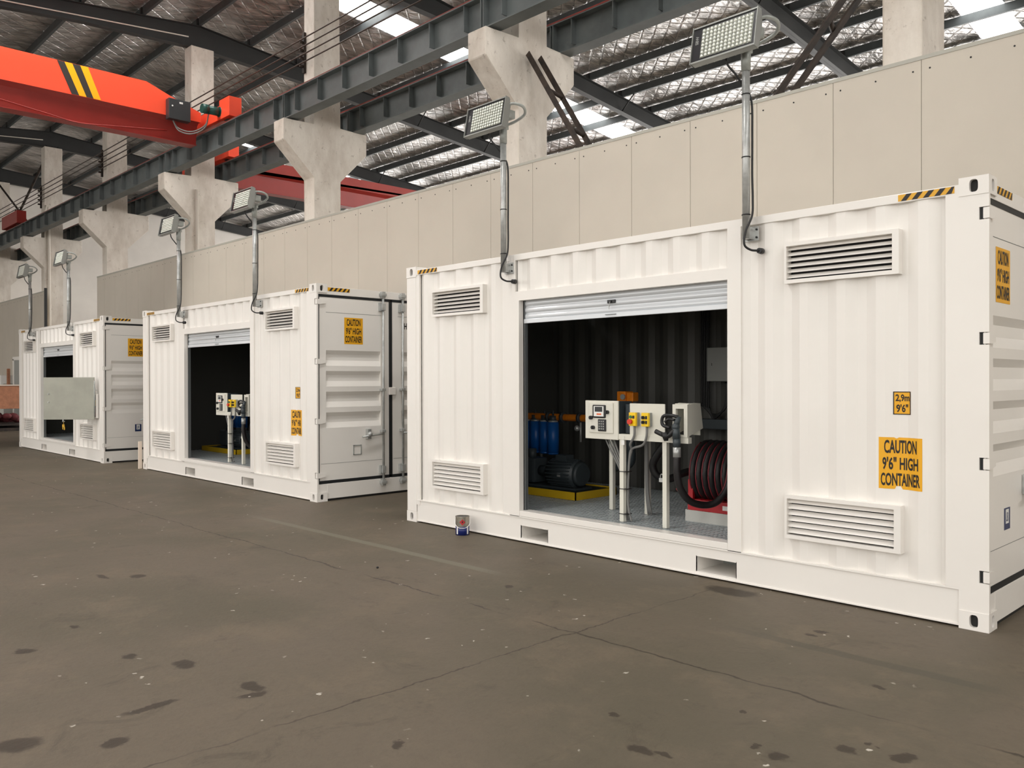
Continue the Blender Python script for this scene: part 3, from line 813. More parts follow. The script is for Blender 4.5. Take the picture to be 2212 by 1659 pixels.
def door_leaf(parent, ya, yb, X, hinge_side, vent, logo, kind, caution=None):
    za, zb = 0.275, 2.722
    mb = MB()
    if hinge_side < 0: ca, cb = ya+0.10, yb-0.14
    else: ca, cb = ya+0.16, yb-0.08
    zs = [(za, 0), (0.984, 0)]
    z = 0.984
    for k in range(4):
        zs += [(z+0.08, -0.036), (z+0.145, -0.036), (z+0.215, 0.0)] if False else []
        z += 0.2725
    # profile from top to bottom
    prof = [(zb, 0.0)]
    top = 2.015
    for k in range(4):
        t = top-0.2775*k
        prof += [(t, 0.0), (t-0.055, -0.036), (t-0.134, -0.036), (t-0.208, 0.0)]
    prof += [(za, 0.0)]
    for (a, b), flat in (((ya, ca), True), ((ca, cb), False), ((cb, yb), True)):
        pr = [(zb, 0), (za, 0)] if flat else prof
        A = [mb.bm.verts.new((X+d, a, zz)) for zz, d in pr]; B = [mb.bm.verts.new((X+d, b, zz)) for zz, d in pr]
        for i in range(len(pr)-1): mb.bm.faces.new((A[i], A[i+1], B[i+1], B[i]))
    for yy in (ca, cb):   # close the channel ends
        for k in range(4):
            t = top-0.2775*k
            mb.poly([(X, yy, t), (X-.036, yy, t-.055), (X-.036, yy, t-.134), (X, yy, t-.208)])
    mb.box(X-0.05, X-0.002, ya, yb, za, za+0.03); mb.box(X-0.05, X-0.002, ya, yb, zb-0.03, zb)
    mb.box(X-0.05, X-0.002, ya, ya+0.03, za, zb); mb.box(X-0.05, X-0.002, yb-0.03, yb, za, zb)
    mb.box(X-0.06, X-0.05, ya, yb, za, zb)
    d = mb.build('cargo_door', M['white'], parent)
    s = MB(); s.box(X-0.001, X+0.0015, ya+0.1, yb-0.13, 2.520, 2.524); s.box(X-0.001, X+0.0015, ya+0.02, yb-0.1, 0.497, 0.50); s.build('weld_seam', M['track'], d)
    # gasket frame
    g = MB(); gy0, gy1 = (ya-0.03, yb+0.0) if hinge_side < 0 else (ya, yb+0.03)
    g.box(X-0.03, X+0.004, gy0, gy1, 2.722, 2.758); g.box(X-0.03, X+0.004, gy0, gy1, 0.232, 0.275)
    a = ya-0.012 if hinge_side < 0 else yb
    g.box(X-0.03, X-0.004, a, a+0.012, za, zb)
    g.build('door_gasket', M['gasket'], d)
    # locking bar
    yb_ = 1.045 if hinge_side < 0 else 1.385
    r = MB(); r.cyl((X+0.045, yb_, 0.19), (X+0.045, yb_, 2.80), 0.017, seg=12); bar = r.build('locking_bar', M['galv'], d)
    k_ = MB()
    for zz in (0.36, 2.64): k_.rbox(X, X+0.05, yb_-0.05, yb_-0.015, zz-0.06, zz+0.06, 0.004); k_.rbox(X+0.02, X+0.07, yb_-0.03, yb_+0.03, zz-0.05, zz+0.05, 0.006)
    for zz in (0.18, 2.81): k_.rbox(X+0.0, X+0.075, yb_-0.045, yb_+0.045, zz-0.02, zz+0.02, 0.006); k_.rbox(X+0.01, X+0.065, yb_-0.03, yb_+0.03, zz-0.045, zz+0.045, 0.006)
    for zz in (1.48, 0.90): k_.rbox(X, X+0.07, yb_-0.035, yb_+0.03, zz-0.02, zz+0.02, 0.006)
    islands(k_, 'bar_keeper', M['galv'], d)
    h = MB(); sgn = -1 if hinge_side < 0 else 1
    h.cyl((X+0.06, yb_, 0.865), (X+0.075, yb_+sgn*0.37, 0.835), 0.013, seg=8)
    h.rbox(X+0.0, X+0.06, yb_+sgn*0.24-0.03, yb_+sgn*0.24+0.03, 0.80, 0.94, 0.008)
    h.sphere((X+0.07, yb_+sgn*0.24, 0.87), 0.035, 10)
    h.build('door_handle', M['galv'], d)
    # hinges
    for zz in (2.655, 1.862, 1.066, 0.348):
        hm = MB()
        if hinge_side < 0:
            hm.cyl((X+0.010, 0.014, zz-0.035), (X+0.010, 0.014, zz+0.035), 0.013, seg=12)
            hm.prism([(0.0, zz-0.034), (0.05, zz-0.034), (0.135, zz-0.02), (0.135, zz+0.02), (0.05, zz+0.034), (0.0, zz+0.034)], 'x', X+0.004, X+0.022)
            hm.box(6.024, 6.060, -0.001, 0.02, zz-0.034, zz+0.034)
        else:
            hm.cyl((X+0.018, W0-0.008, zz-0.035), (X+0.018, W0-0.008, zz+0.035), 0.016, seg=10)
            hm.prism([(W0, zz-0.034), (W0-0.05, zz-0.034), (W0-0.135, zz-0.02), (W0-0.135, zz+0.02), (W0-0.05, zz+0.034), (W0, zz+0.034)], 'x', X+0.004, X+0.022)
        hm.build('hinge', M['white'], d)
    def pt(u, v, off): return Vector((X+off, u, v))
    if caution: sticker(d, 'caution_sticker', caution[0], caution[0]+0.30, 2.105, 2.465, CAUT, M['yellow'], onwall=False, pt=pt)
    if logo:
        n_ = MB(); n_.box(X, X+0.0015, logo, logo+0.125, 0.60, 0.745); pn = n_.build('classification_plate', M['navy'], d)
        MB().box(X+0.0015, X+0.0022, logo+0.03, logo+0.095, 0.64, 0.735).build('plate_field', M['label_white'], pn)
        t = text_bm('LR', logo+0.04, logo+0.085, 0.655, 0.715)
        for v_ in t.bm.verts: v_.co = Vector((X+0.003, v_.co.x, v_.co.z))
        t.build('lettering', M['navy'], pn)
    if vent:
        v_ = MB(); v_.box(X, X+0.008, 0.575, 0.705, 0.59, 0.60); v_.box(X, X+0.008, 0.575, 0.705, 0.715, 0.725); v_.box(X, X+0.008, 0.575, 0.585, 0.59, 0.725); v_.box(X, X+0.008, 0.695, 0.705, 0.59, 0.725)
        v_.build('plate_holder', M['galv_dull'], d)
    if kind == 'H':
        t = text_bm('H', 1.440, 1.490, 2.343, 2.433)
        for vv in t.bm.verts: vv.co = Vector((X+0.003, vv.co.x, vv.co.z))
        t.build('lettering', M['black'], d)
    return d

def container(loc, label, i):
    o = thing('shipping_container', label, 'container', loc, group='white shipping containers')
    # posts ------------------------------------------------------------
    zc = H0-0.118
    mb = MB(); mb.rbox(0.0, 0.168, 0.0, 0.16, 0.118, zc, 0.008); mb.box(0.160, 0.228, 0.005, 0.03, 0.2, 2.80); mb.build('corner_post', M['white'], o)
    mb = MB()
    cuts = [0.118] + [v for zz in (0.348, 1.066, 1.862, 2.655) for v in (zz-0.040, zz+0.040)] + [zc]
    for k in range(0, len(cuts)-1, 2): mb.box(6.0, 6.058, 0.0, 0.024, cuts[k], cuts[k+1])
    mb.box(5.80, 6.0, 0.0, 0.03, 0.258, 2.778); mb.box(5.88, 6.0, 0.0, 0.03, 0.118, 0.258)
    mb.box(6.0, 6.03, 0.02, 0.05, 0.2, zc)
    mb.build('corner_post', M['white'], o)
    MB().box(6.001, 6.022, 0.016, 0.0195, 0.3, 2.7).build('hinge_pocket', M['gasket'], o)
    mb = MB(); mb.rbox(5.992, 6.035, W0-0.16, W0, 0.118, zc, 0.004); mb.box(5.88, 5.992, W0-0.007, W0, 0.118, zc); mb.build('corner_post', M['white'], o)
    mb = MB(); mb.box(0, 0.16, W0-0.007, W0, 0.118, zc); mb.build('corner_post', M['white'], o)
    for (x, sx) in ((0, -1), (L0, 1)):
        for (y, sy) in ((0, -1), (W0, 1)):
            casting(o, x, y-(0.004 if sy < 0 else -0.0), 0.0, sx, sy, False); casting(o, x, y-(0.004 if sy < 0 else 0), zc, sx, sy, True)
    # rails ------------------------------------------------------------
    mb = MB(); mb.rbox(0.178, 5.80, 0.0, 0.06, 2.797, 2.858, 0.004); mb.box(5.80, 5.88, 0.001, 0.06, 2.778, 2.857); mb.build('top_rail', M['white'], o)
    mb = MB(); mb.rbox(0.178, 5.88, W0-0.06, W0+0.002, 2.836, 2.86, 0.002); mb.build('top_rail', M['white'], o)
    za, zb = 0.018, 0.252
    mb = MB(); pk = [(1.85, 2.211), (3.889, 4.251)]; px_ = [0.178]+[v for p in pk for v in p]+[5.88]
    for k in range(0, 6, 2): mb.box(px_[k], px_[k+1], 0.012, 0.02, za, zb)
    for a, b in pk:
        mb.box(a, b, 0.012, 0.02, 0.165, zb); mb.box(a, b, 0.012, 0.02, za, 0.045)
        mb.box(a-0.006, a, 0.012, 0.5, 0.04, 0.17); mb.box(b, b+0.006, 0.012, 0.5, 0.04, 0.17); mb.box(a, b, 0.02, 0.5, 0.165, 0.171); mb.box(a, b, 0.02, 0.5, 0.038, 0.045)
    mb.box(0.178, 5.88, 0.0, 0.05, zb-0.006, zb+0.0055); mb.box(0.178, 5.88, 0.004, 0.05, za-0.004, za+0.006)
    mb.build('bottom_rail', M['white'], o)
    MB().box(1.85, 2.211, 0.42, 0.43, 0.04, 0.17).build('fork_pocket', M['galv_dull'], o); MB().box(3.889, 4.251, 0.42, 0.43, 0.04, 0.17).build('fork_pocket', M['galv_dull'], o)
    MB().rbox(0.178, 5.88, W0-0.008, W0+0.002, za, zb, 0.002).build('bottom_rail', M['white'], o)
    MB().box(0.2, 5.85, 0.06, W0-0.06, 0.05, 0.27).build('underframe', M['under'], o) if False else None
    # end frame --------------------------------------------------------
    mb = MB(); mb.rbox(6.0, 6.045, 0.162, W0-0.162, 2.758, 2.862, 0.003); mb.box(6.0, 6.044, 0.024, 0.166, 2.758, 2.777); mb.box(6.0, 6.044, W0-0.166, W0-0.024, 2.758, 2.777); mb.build('door_header', M['white'], o)
    mb = MB(); mb.rbox(6.0, 6.045, 0.162, W0-0.162, 0.03, 0.232, 0.003); mb.box(6.0, 6.044, 0.024, 0.166, 0.119, 0.231); mb.box(6.0, 6.044, W0-0.166, W0-0.024, 0.119, 0.231); mb.build('door_sill', M['white'], o)
    MB().box(5.95, 6.03, 0.1, W0-0.1, 0.0, 0.03).build('sill_foot', M['under'], o)
    X = 6.036
    spec = [dict(c=0.205, logo=0.38, vent=False), dict(c=0.436, logo=None, vent=True), dict(c=0.47, logo=0.60, vent=False)][i]
    door_leaf(o, 0.052, 1.172, X, -1, spec['vent'], spec['logo'], '', caution=(spec['c'],))
    door_leaf(o, 1.228, 2.386, X, 1, False, None, 'H')
    MB().box(X-0.03, X+0.004, 1.172, 1.228, 0.275, 2.722).build('center_gasket', M['gasket'], o)
    MB().rbox(X, X+0.03, 1.165, 1.275, 1.405, 1.512, 0.008).build('door_keeper', M['white'], o)
    # long wall --------------------------------------------------------
    mb = MB()
    for (xa_, xb_, l0, l1, v) in ((0.228, 1.60, 0.485, 1.295, (0.43, 0.72, 2.32, 2.59)), (4.300, 5.80, 4.69, 5.48, (0.435, 0.735, 2.33, 2.61))):
        mb = MB(); corr_side(mb, xa_, l0, zb, 2.80); corr_side(mb, l1, xb_, zb, 2.80)
        for a_, b_ in ((zb, v[0]), (v[1], v[2]), (v[3], 2.80)): corr_side(mb, l0, l1, a_, b_)
        bmesh.ops.remove_doubles(mb.bm, verts=mb.bm.verts, dist=0.0004)
        mb.build('side_wall', M['white'], o)
    mb = MB(); corr_side(mb, 1.80, 4.182, 2.487, 2.80); mb.build('header_panel', M['white'], o)
    # door surround
    mb = MB()
    mb.rbox(1.60, 1.838, 0.004, 0.06, zb, 2.80, 0.004) if False else None
    mb.box(1.59, 1.70, 0.010, 0.05, zb, 2.80)
    mb.box(1.70, 1.836, 0.0, 0.11, zb, 2.395); mb.box(1.70, 1.785, 0.0, 0.11, 2.395, 2.80)
    mb.box(4.184, 4.305, 0.0, 0.11, zb, 2.80)
    mb.box(1.785, 4.184, 0.0, 0.11, 2.395, 2.487)
    mb.build('door_frame', M['white'], o)
    mb = MB(); mb.rbox(1.838, 4.182, 0.001, 0.13, 0.259, 0.312, 0.003); mb.build('door_threshold', M['white'], o)
    shutter(o)
    # rear wall, end wall, roof, floor ----------------------------------
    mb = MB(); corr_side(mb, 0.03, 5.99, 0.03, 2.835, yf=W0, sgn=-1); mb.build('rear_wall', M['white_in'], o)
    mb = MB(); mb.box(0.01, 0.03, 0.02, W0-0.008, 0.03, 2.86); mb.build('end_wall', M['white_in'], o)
    mb = MB(); mb.box(0.1, 6.0, 0.05, W0-0.05, 2.835, 2.85); mb.build('roof_panel', M['white'], o)
    mb = MB(); mb.box(0.1, 6.0, 0.06, W0-0.05, 0.10, 0.16) if False else mb.box(0.1, 6.0, 0.51, W0-0.05, 0.16, 0.2); mb.box(0.1, 6.0, 0.06, 0.51, 0.19, 0.2)
    mb.build('floor_plate', M['pit'], o)
    g = MB()
    x = 0.15
    while x < 5.95:
        g.box(x, x+0.005, 0.13, W0-0.06, 0.265, 0.297); x += 0.04
    y = 0.15
    while y < W0-0.06:
        g.box(0.12, 5.97, y, y+0.022, 0.285, 0.299); y += 0.07
    g.build('floor_grating', M['grate'], o)
    for yy in (0.95, 1.6): MB().box(2.2, 2.9, yy, yy+0.08, 2.74, 2.80).build('ceiling_light', M['box_grey'], o) if yy == 0.95 else None
    # stickers, tape, vents --------------------------------------------
    hazard(o, (5.50, 0.0, 2.806), (1, 0, 0), 0.355, 0.044)
    hazard(o, (0.204, 0.0, 2.806), (1, 0, 0), 0.349, 0.044)
    hazard(o, (6.046, 0.175, 2.806), (0, 1, 0), 0.345, 0.048, nrm=(1, 0, 0))
    if i < 2:
        sticker(o, 'height_sticker', 5.456, 5.569, 1.364, 1.521, [('2,9m', .12, .92, .53, .88), ('9\'6"', .16, .84, .10, .45)], M['yellow'], frame=True)
        sticker(o, 'caution_sticker', 5.365, 5.652, 0.855, 1.208, CAUT, M['yellow'], torn=True)
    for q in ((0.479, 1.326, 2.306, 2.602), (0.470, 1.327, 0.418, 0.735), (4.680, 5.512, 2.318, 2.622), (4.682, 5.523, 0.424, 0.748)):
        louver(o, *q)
    return o

CO = [(-7.763, 5.83, 0), (-15.797, 5.84, 0), (-23.40, 5.66, 0)]
cl = ['white shipping container nearest the camera, paint can by its base', 'white shipping container in the middle, cargo doors showing at its right end',
      'white shipping container furthest back, grey hatch door open on its side']
CONT = [container(CO[i], cl[i], i) for i in range(3)]
CN = ['nearest container', 'middle container', 'furthest container']

# ------------------------------------------------------------------ equipment inside a container
def cable(mb, pts, r=0.008): mb.tube(pts, r, seg=7, sub=5)
def dispenser(c, i):
    x0, y0, z0 = CO[i]; zf = 0.299
    o = thing('fuel_dispenser_stand', 'white fuel control stand on four legs in the doorway of the ' + CN[i], 'fuel dispenser', (x0+3.0, y0+0.255, zf))
    T = Matrix.Translation((-3.0, -0.255, -zf))
    def B(mb, name, m, par=None): return mb.build(name, m, par or o, mtx=T)
    for (lx, ly) in ((2.89, 0.262), (3.37, 0.262), (2.36, 0.76), (2.80, 0.76)):
        B(MB().rbox(lx, lx+0.045, ly, ly+0.045, zf, 1.07, 0.003), 'leg', M['box_white'])
    mb = MB(); mb.rbox(2.885, 3.645, 0.255, 0.31, 1.055, 1.108, 0.003); mb.box(2.36, 2.90, 0.76, 0.80, 1.071, 1.10); mb.box(2.80, 2.845, 0.311, 0.76, 1.071, 1.10)
    B(mb, 'frame_rail', M['box_white'])
    cab = B(MB().rbox(2.490, 2.874, 0.272, 0.47, 1.056, 1.406, 0.004), 'control_cabinet', M['motor'])
    B(MB().rbox(2.482, 2.880, 0.255, 0.272, 1.050, 1.412, 0.005), 'front_panel', M['box_white'], cab)
    dr = B(MB().rbox(2.536, 2.828, 0.243, 0.256, 1.108, 1.393, 0.006), 'cabinet_door', M['box_white'], o)
    MBx = MB(); MBx.rbox(2.590, 2.745, 0.232, 0.244, 1.250, 1.372, 0.010); B(MBx, 'display_bezel', M['plastic_black'], dr)
    B(MB().box(2.608, 2.727, 0.229, 0.2325, 1.264, 1.360), 'display_plate', M['label_white'], dr)
    B(MB().box(2.622, 2.713, 0.2275, 0.2295, 1.308, 1.354), 'screen', M['screen'], dr)
    B(MB().box(2.645, 2.70, 0.2275, 0.2295, 1.278, 1.292), 'maker_mark', M['orange_mark'], dr)
    B(MB().rbox(2.655, 2.750, 0.232, 0.244, 1.125, 1.238, 0.006), 'keypad', M['plastic_black'], dr)
    mb = MB()
    for r in range(4):
        for q in range(3): mb.box(2.670+q*0.024, 2.684+q*0.024, 0.228, 0.233, 1.142+r*0.023, 1.155+r*0.023)
    B(mb, 'keypad_keys', M['box_grey'], dr)
    mb = MB()
    for (kx, kz) in ((2.570, 1.250), (2.768, 1.306), (2.595, 1.158)): mb.cyl((kx, 0.243, kz), (kx, 0.218, kz), 0.018, seg=14); mb.box(kx-0.005, kx+0.005, 0.212, 0.222, kz-0.016, kz+0.016)
    islands(mb, 'knob', M['plastic_black'], dr, T)
    B(MB().rbox(3.01, 3.398, 0.262, 0.272, 1.105, 1.392, 0.004), 'mounting_plate', M['box_white'])
    for bx0 in (3.047, 3.186):
        sb = B(MB().rbox(bx0, bx0+0.076, 0.200, 0.228, 1.190, 1.312, 0.005), 'switch_box', M['btn_yellow'])
        B(MB().rbox(bx0, bx0+0.076, 0.228, 0.262, 1.190, 1.312, 0.004), 'box_base', M['box_grey'], sb)
        if bx0 < 3.1:
            B(MB().cyl((bx0+0.024, 0.2, 1.272), (bx0+0.024, 0.190, 1.272), 0.014, seg=12), 'start_button', M['green'], sb)
            B(MB().cyl((bx0+0.024, 0.2, 1.229), (bx0+0.024, 0.172, 1.229), 0.020, 0.024, seg=14), 'stop_button', M['red'], sb)
            B(MB().box(bx0+0.042, bx0+0.064, 0.197, 0.2005, 1.258, 1.284), 'button_label', M['plastic_black'], sb)
        else:
            mb = MB()
            for kz in (1.27, 1.228): mb.cyl((bx0+0.026, 0.2, kz), (bx0+0.026, 0.182, kz), 0.015, seg=12); mb.box(bx0+0.02, bx0+0.032, 0.174, 0.19, kz-0.013, kz+0.013); mb.box(bx0+0.045, bx0+0.066, 0.197, 0.2005, kz-0.014, kz+0.014)
            B(mb, 'selector_knob', M['plastic_black'], sb)
    # nozzle holster
    mb = MB(); yf = 0.25
    mb.box(3.487, 3.520, yf, yf+0.03, 1.109, 1.355); mb.box(3.604, 3.6402, yf, yf+0.03, 1.109, 1.355); mb.box(3.487, 3.6402, yf, yf+0.03, 1.355, 1.392); mb.box(3.520, 3.604, yf, yf+0.03, 1.109, 1.13)
    mb.prism([(yf+.03, 1.12), (yf+.03, 1.39), (yf+.10, 1.405), (yf+.20, 1.40), (yf+.24, 1.18)], 'x', 3.634, 3.640); mb.prism([(yf+.03, 1.12), (yf+.03, 1.39), (yf+.10, 1.405), (yf+.20, 1.40), (yf+.24, 1.18)], 'x', 3.487, 3.492)
    mb.box(3.493, 3.633, yf+.03, yf+0.2, 1.393, 1.399); mb.box(3.493, 3.633, yf+.2, yf+0.21, 1.12, 1.392)
    B(mb, 'nozzle_holster', M['box_white'])
    # conduits
    mb = MB()
    for bx0, dx in ((3.086, 0), (3.224, 0.01)):
        mb.tube([(bx0, 0.235, 1.19), (bx0-0.005, 0.235, 1.10), (bx0-0.06, 0.25, 1.02), (3.01-0.01*dx, 0.29, 0.97), (2.965, 0.31, 0.85), (2.95, 0.31, 0.55), (2.96, 0.31, 0.40), (2.99, 0.315, 0.305)], 0.011, seg=8)
    for k in range(4):
        mb.tube([(2.66+k*0.035, 0.34, 1.05), (2.74+k*0.028, 0.33, 0.93), (2.84+k*0.02, 0.325, 0.78), (2.90+k*0.014, 0.325, 0.62), (2.905+k*0.014, 0.325, 0.31)], 0.009, seg=7)
    for k in range(3): mb.tube([(2.82+k*0.012, 0.75, 1.03), (2.83+k*0.012, 0.745, 0.55), (2.86+k*0.02, 0.74, 0.31)], 0.009, seg=6)
    islands(mb, 'conduit', M['cable_grey'], o, T)
    mb = MB()
    for zz in (0.37, 0.60, 0.76): mb.box(2.885, 2.975, 0.256, 0.335, zz, zz+0.006)
    islands(mb, 'cable_tie', M['rubber'], o, T)
    mb = MB(); mb.cyl((2.955, 0.25, 1.09), (2.955, 0.24, 1.05), 0.003, seg=6); mb.box(2.93, 2.965, 0.238, 0.242, 1.01, 1.055); B(mb, 'key_tag', M['label_white'])
    B(MB().rbox(2.90, 3.0, 0.34, 0.42, 1.11, 1.38, 0.004), 'junction_box', M['motor'])
    # padlock on the right rear leg
    mb = MB(); mb.box(3.325, 3.37, 0.275, 0.295, 0.70, 0.735); mb.tube([(3.333, .285, .735), (3.335, .285, .76), (3.3475, .285, .77), (3.36, .285, .76), (3.362, .285, .735)], 0.004, seg=6, sub=3); B(mb, 'padlock', M['galv'])
    return o
def nozzle(c, i):
    x0, y0, z0 = CO[i]
    o = thing('fuel_nozzle', 'black fuel nozzle hanging in the holster of the stand in the ' + CN[i], 'fuel nozzle', (x0+3.565, y0+0.2, 1.1))
    T = Matrix.Translation((-3.565, -0.2, -1.1))
    mb = MB(); mb.cyl((3.565, 0.20, 1.10), (3.555, 0.20, 1.20), 0.036, 0.030); mb.cyl((3.555, 0.2, 1.20), (3.575, 0.22, 1.29), 0.028, 0.022)
    mb.sphere((3.557, 0.2, 1.20), 0.036); mb.build('body', M['motor'], o, mtx=T)
    mb = MB(); mb.tube([(3.575, 0.21, 1.285), (3.50, 0.19, 1.30), (3.43, 0.19, 1.285), (3.425, 0.19, 1.215), (3.50, 0.19, 1.19)], 0.015, seg=8, sub=4)
    mb.tube([(3.55, .19, 1.26), (3.49, .19, 1.265), (3.45, .19, 1.24)], 0.012, seg=8); mb.build('hand_guard', M['plastic_black'], o, mtx=T)
    mb = MB(); mb.tube([(3.55, 0.19, 1.17), (3.49, 0.18, 1.12), (3.43, 0.18, 1.13), (3.36, 0.18, 1.155)], 0.022, seg=8); mb.cyl((3.46, 0.18, 1.15), (3.47, 0.18, 1.075), 0.04, 0.018, seg=8); mb.build('spout_cap', M['rubber'], o, mtx=T)
    mb = MB(); mb.cyl((3.565, .2, 1.10), (3.567, .2, 1.03), 0.034, seg=8); mb.build('swivel', M['motor'], o, mtx=T)
    MB().cyl((3.567, .2, 1.025), (3.568, .2, 0.94), 0.034, seg=16).build('hose_ferrule', M['galv'], o, mtx=T)
    hp = [(3.568, 0.2, 0.95), (3.566, 0.2, 0.82), (3.573, 0.24, 0.668), (3.599, 0.35, 0.55), (3.65, 0.5, 0.505), (3.717, 0.6, 0.535), (3.76, 0.7, 0.66), (3.77, 0.75, 0.85)]
    MB().tube(hp, 0.031, seg=12).build('hose', M['hose'], o, mtx=T)
    st = [(x-0.022, y-0.024, z) for x, y, z in hp[2:]]
    MB().tube(st, 0.007, seg=6).build('hose_stripe', M['hose_red'], o, mtx=T)
    return o
def reel(c, i):
    x0, y0, z0 = CO[i]
    p = thing('reel_plinth', 'pale box plinth under the red hose reel in the ' + CN[i], 'plinth', (x0+3.7, y0+0.95, 0.299))
    MB().rbox(-0.41, 0.5, -0.22, 0.25, 0.0, 0.105, 0.003).build('body', M['plinth'], p)
    o = thing('hose_reel', 'red framed hose reel wound with black hose in the ' + CN[i], 'hose reel', (x0+3.7, y0+1.0, 0.404))
    mb = MB(); mb.rbox(-0.39, 0.45, -0.26, 0.20, 0.0, 0.10, 0.004); mb.build('base', M['reel_red'], o)
    for sx in (-0.385, 0.42):
        mb = MB(); mb.prism([(-0.25, 0.1), (0.2, 0.1), (0.1, 0.42), (-0.12, 0.42), (-0.25, 0.28)], 'x', sx, sx+0.01); mb.box(sx, sx+0.05, -0.26, -0.23, 0.1, 0.28); mb.build('side_plate', M['reel_red'], o)
    MB().box(-0.02, 0.06, -0.2625, -0.26, 0.03, 0.07).build('rating_label', M['label_white'], o)
    MB().cyl((-0.42, 0, 0.34), (0.45, 0, 0.34), 0.06).build('drum', M['plastic_black'], o)
    mb = MB(); mb.tube([(-0.42, -0.02, .34), (-0.46, -0.03, .34), (-0.50, -0.05, .34)], 0.03); mb.cyl((-0.44, -0.02, .34), (-0.43, -.02, .34), .05); mb.build('swivel_joint', M['galv'], o)
    mb = MB(); red = MB(); R = 0.27; n = 11
    for k in range(n):
        xx = -0.335+k*0.067
        for rr in (R, R-0.06, R-0.12):
            mb.tube([(xx, rr*math.cos(2*PI*q/18), 0.34+rr*math.sin(2*PI*q/18)) for q in range(18)], 0.031, seg=8, sub=1, closed=True)
        red.tube([(xx-0.012, (R+0.026)*math.cos(a), 0.34+(R+0.026)*math.sin(a)) for a in [PI*0.62+q*PI/12 for q in range(9)]], 0.007, seg=5, sub=1)
    h = mb.build('wound_hose', M['hose'], o); red.build('hose_stripe', M['hose_red'], h)
    # supply hose
    s = MB(); T = Matrix.Translation((-3.7, -1.0, -0.404))
    s.tube([(3.18, 0.62, 1.05), (3.12, 0.60, 0.97), (3.02, 0.6, 0.82), (3.04, 0.63, 0.71), (3.12, 0.72, 0.675), (3.18, 0.85, 0.72), (3.24, 0.97, 0.745)], 0.036, seg=12)
    s.build('supply_hose', M['rubber'], o, mtx=T)
    return o
def plant(c, i):
    """filters, pipework, meter, pump skid"""
    x0, y0, z0 = CO[i]
    fx = [0.34, 0.50, 0.66, 0.835]; fy = [1.60, 1.60, 1.60, 1.56]
    nm = ['leftmost', 'second', 'third', 'rightmost']
    m_ = thing('filter_manifold', 'orange pipe manifold over the blue filters in the ' + CN[i], 'pipework', (x0+0.6, y0+1.6, 1.16))
    MB().tube([(-0.5, 0, 0), (0.05, 0, 0.0), (0.66, 0.0, 0.0), (1.0, 0.0, 0.0), (1.25, 0.0, 0)], 0.042, seg=14, sub=3).build('pipe', M['pipe_orange'], m_)
    mb = MB()
    for xx in (-0.5, 0.12, 0.35, 0.62): mb.cyl((xx, 0, 0), (xx+0.04, 0, 0), 0.065)
    for a, b in zip(fx, fy): mb.cyl((a-0.6, b-1.6, -0.06), (a-0.6, b-1.6, 0.02), 0.05); mb.cyl((a-.6, b-1.6, 0.02), (a-.6, b-1.6, .08), 0.012)
    islands(mb, 'flange', M['motor'], m_)
    MB().cyl((-0.1, 0.1, -0.05), (-0.1, 0.1, -0.86), 0.02).build('support_post', M['galv_dull'], m_)
    mb = MB(); mb.sphere((0.62, -0.04, -0.12), 0.035); mb.cyl((0.66, -.02, -.05), (0.66, -.02, -.28), 0.012); mb.build('gauge', M['galv'], m_)
    for k, (a, b) in enumerate(zip(fx, fy)):
        f = thing('fuel_filter', 'blue canister filter, %s of four hanging in the %s' % (nm[k], CN[i]), 'filter', (x0+a, y0+b, 0.71), group='blue canister filters')
        mb = MB(); mb.cyl((0, 0, 0.02), (0, 0, 0.39), 0.070, seg=24); mb.cyl((0, 0, 0), (0, 0, 0.02), 0.058, 0.070, seg=24); mb.build('canister', M['blue_filter'], f)
        MB().cyl((0, 0, 0.39), (0, 0, 0.41), 0.06, seg=16).build('collar', M['galv'], f)
    mt = thing('flow_meter', 'orange flow meter standing behind the control cabinet of the ' + CN[i], 'flow meter', (x0+2.02, y0+1.55, 0.9))
    mb = MB(); mb.rbox(-0.14, 0.02, -0.09, 0.09, 0.20, 0.36, 0.02); mb.rbox(-0.14, -0.02, -0.07, 0.07, 0.44, 0.58, 0.01); mb.rbox(-0.12, -0.02, -0.05, 0.05, 0.34, 0.46, 0.01); mb.rbox(-0.02, 0.07, -0.05, 0.05, 0.47, 0.57, 0.01); mb.cyl((-0.08, 0.02, 0.3), (0.08, 0.02, 0.3), 0.07); mb.cyl((-0.05, -0.1, 0.28), (-0.05, 0.1, 0.28), 0.085)
    mb.build('body', M['pipe_orange'], mt)
    MB().cyl((-0.04, -0.08, 0.52), (-0.04, -0.1, 0.52), 0.03).build('dial', M['galv'], mt)
    MB().tube([(-0.02, 0, 0.25), (-0.02, 0, 0.1), (-0.02, 0.02, -0.2), (-0.25, 0.02, -0.28)], 0.05).build('riser', M['motor'], mt)
    t = thing('drip_tray', 'yellow rimmed drip tray on the grating inside the ' + CN[i], 'tray', (x0+0.3, y0+0.97, 0.3))
    mb = MB(); w, d = 1.42, 0.70
    mb.box(0, w, 0, 0.012, 0, 0.085); mb.box(0, w, d-0.012, d, 0, 0.085); mb.box(0, 0.012, 0, d, 0, 0.085); mb.box(w-0.012, w, 0, d, 0, 0.085); mb.build('rim', M['pan_yellow'], t)
    MB().box(0.012, w-0.012, 0.012, d-0.012, 0, 0.07).build('pan', M['pan_in'], t)
    pu = thing('pump_motor', 'dark electric motor and pump on the drip tray in the ' + CN[i], 'pump', (x0+1.2, y0+1.3, 0.372))
    mb = MB(); mb.cyl((-0.12, 0, 0.17), (0.30, 0, 0.17), 0.15, seg=28)
    for k in range(24):
        a = 2*PI*k/24; mb.box(-0.1, 0.26, -0.006, 0.006, 0.14, 0.165, mtx=Matrix.Translation((0, 0, .17)) @ Matrix.Rotation(a, 4, 'X'))
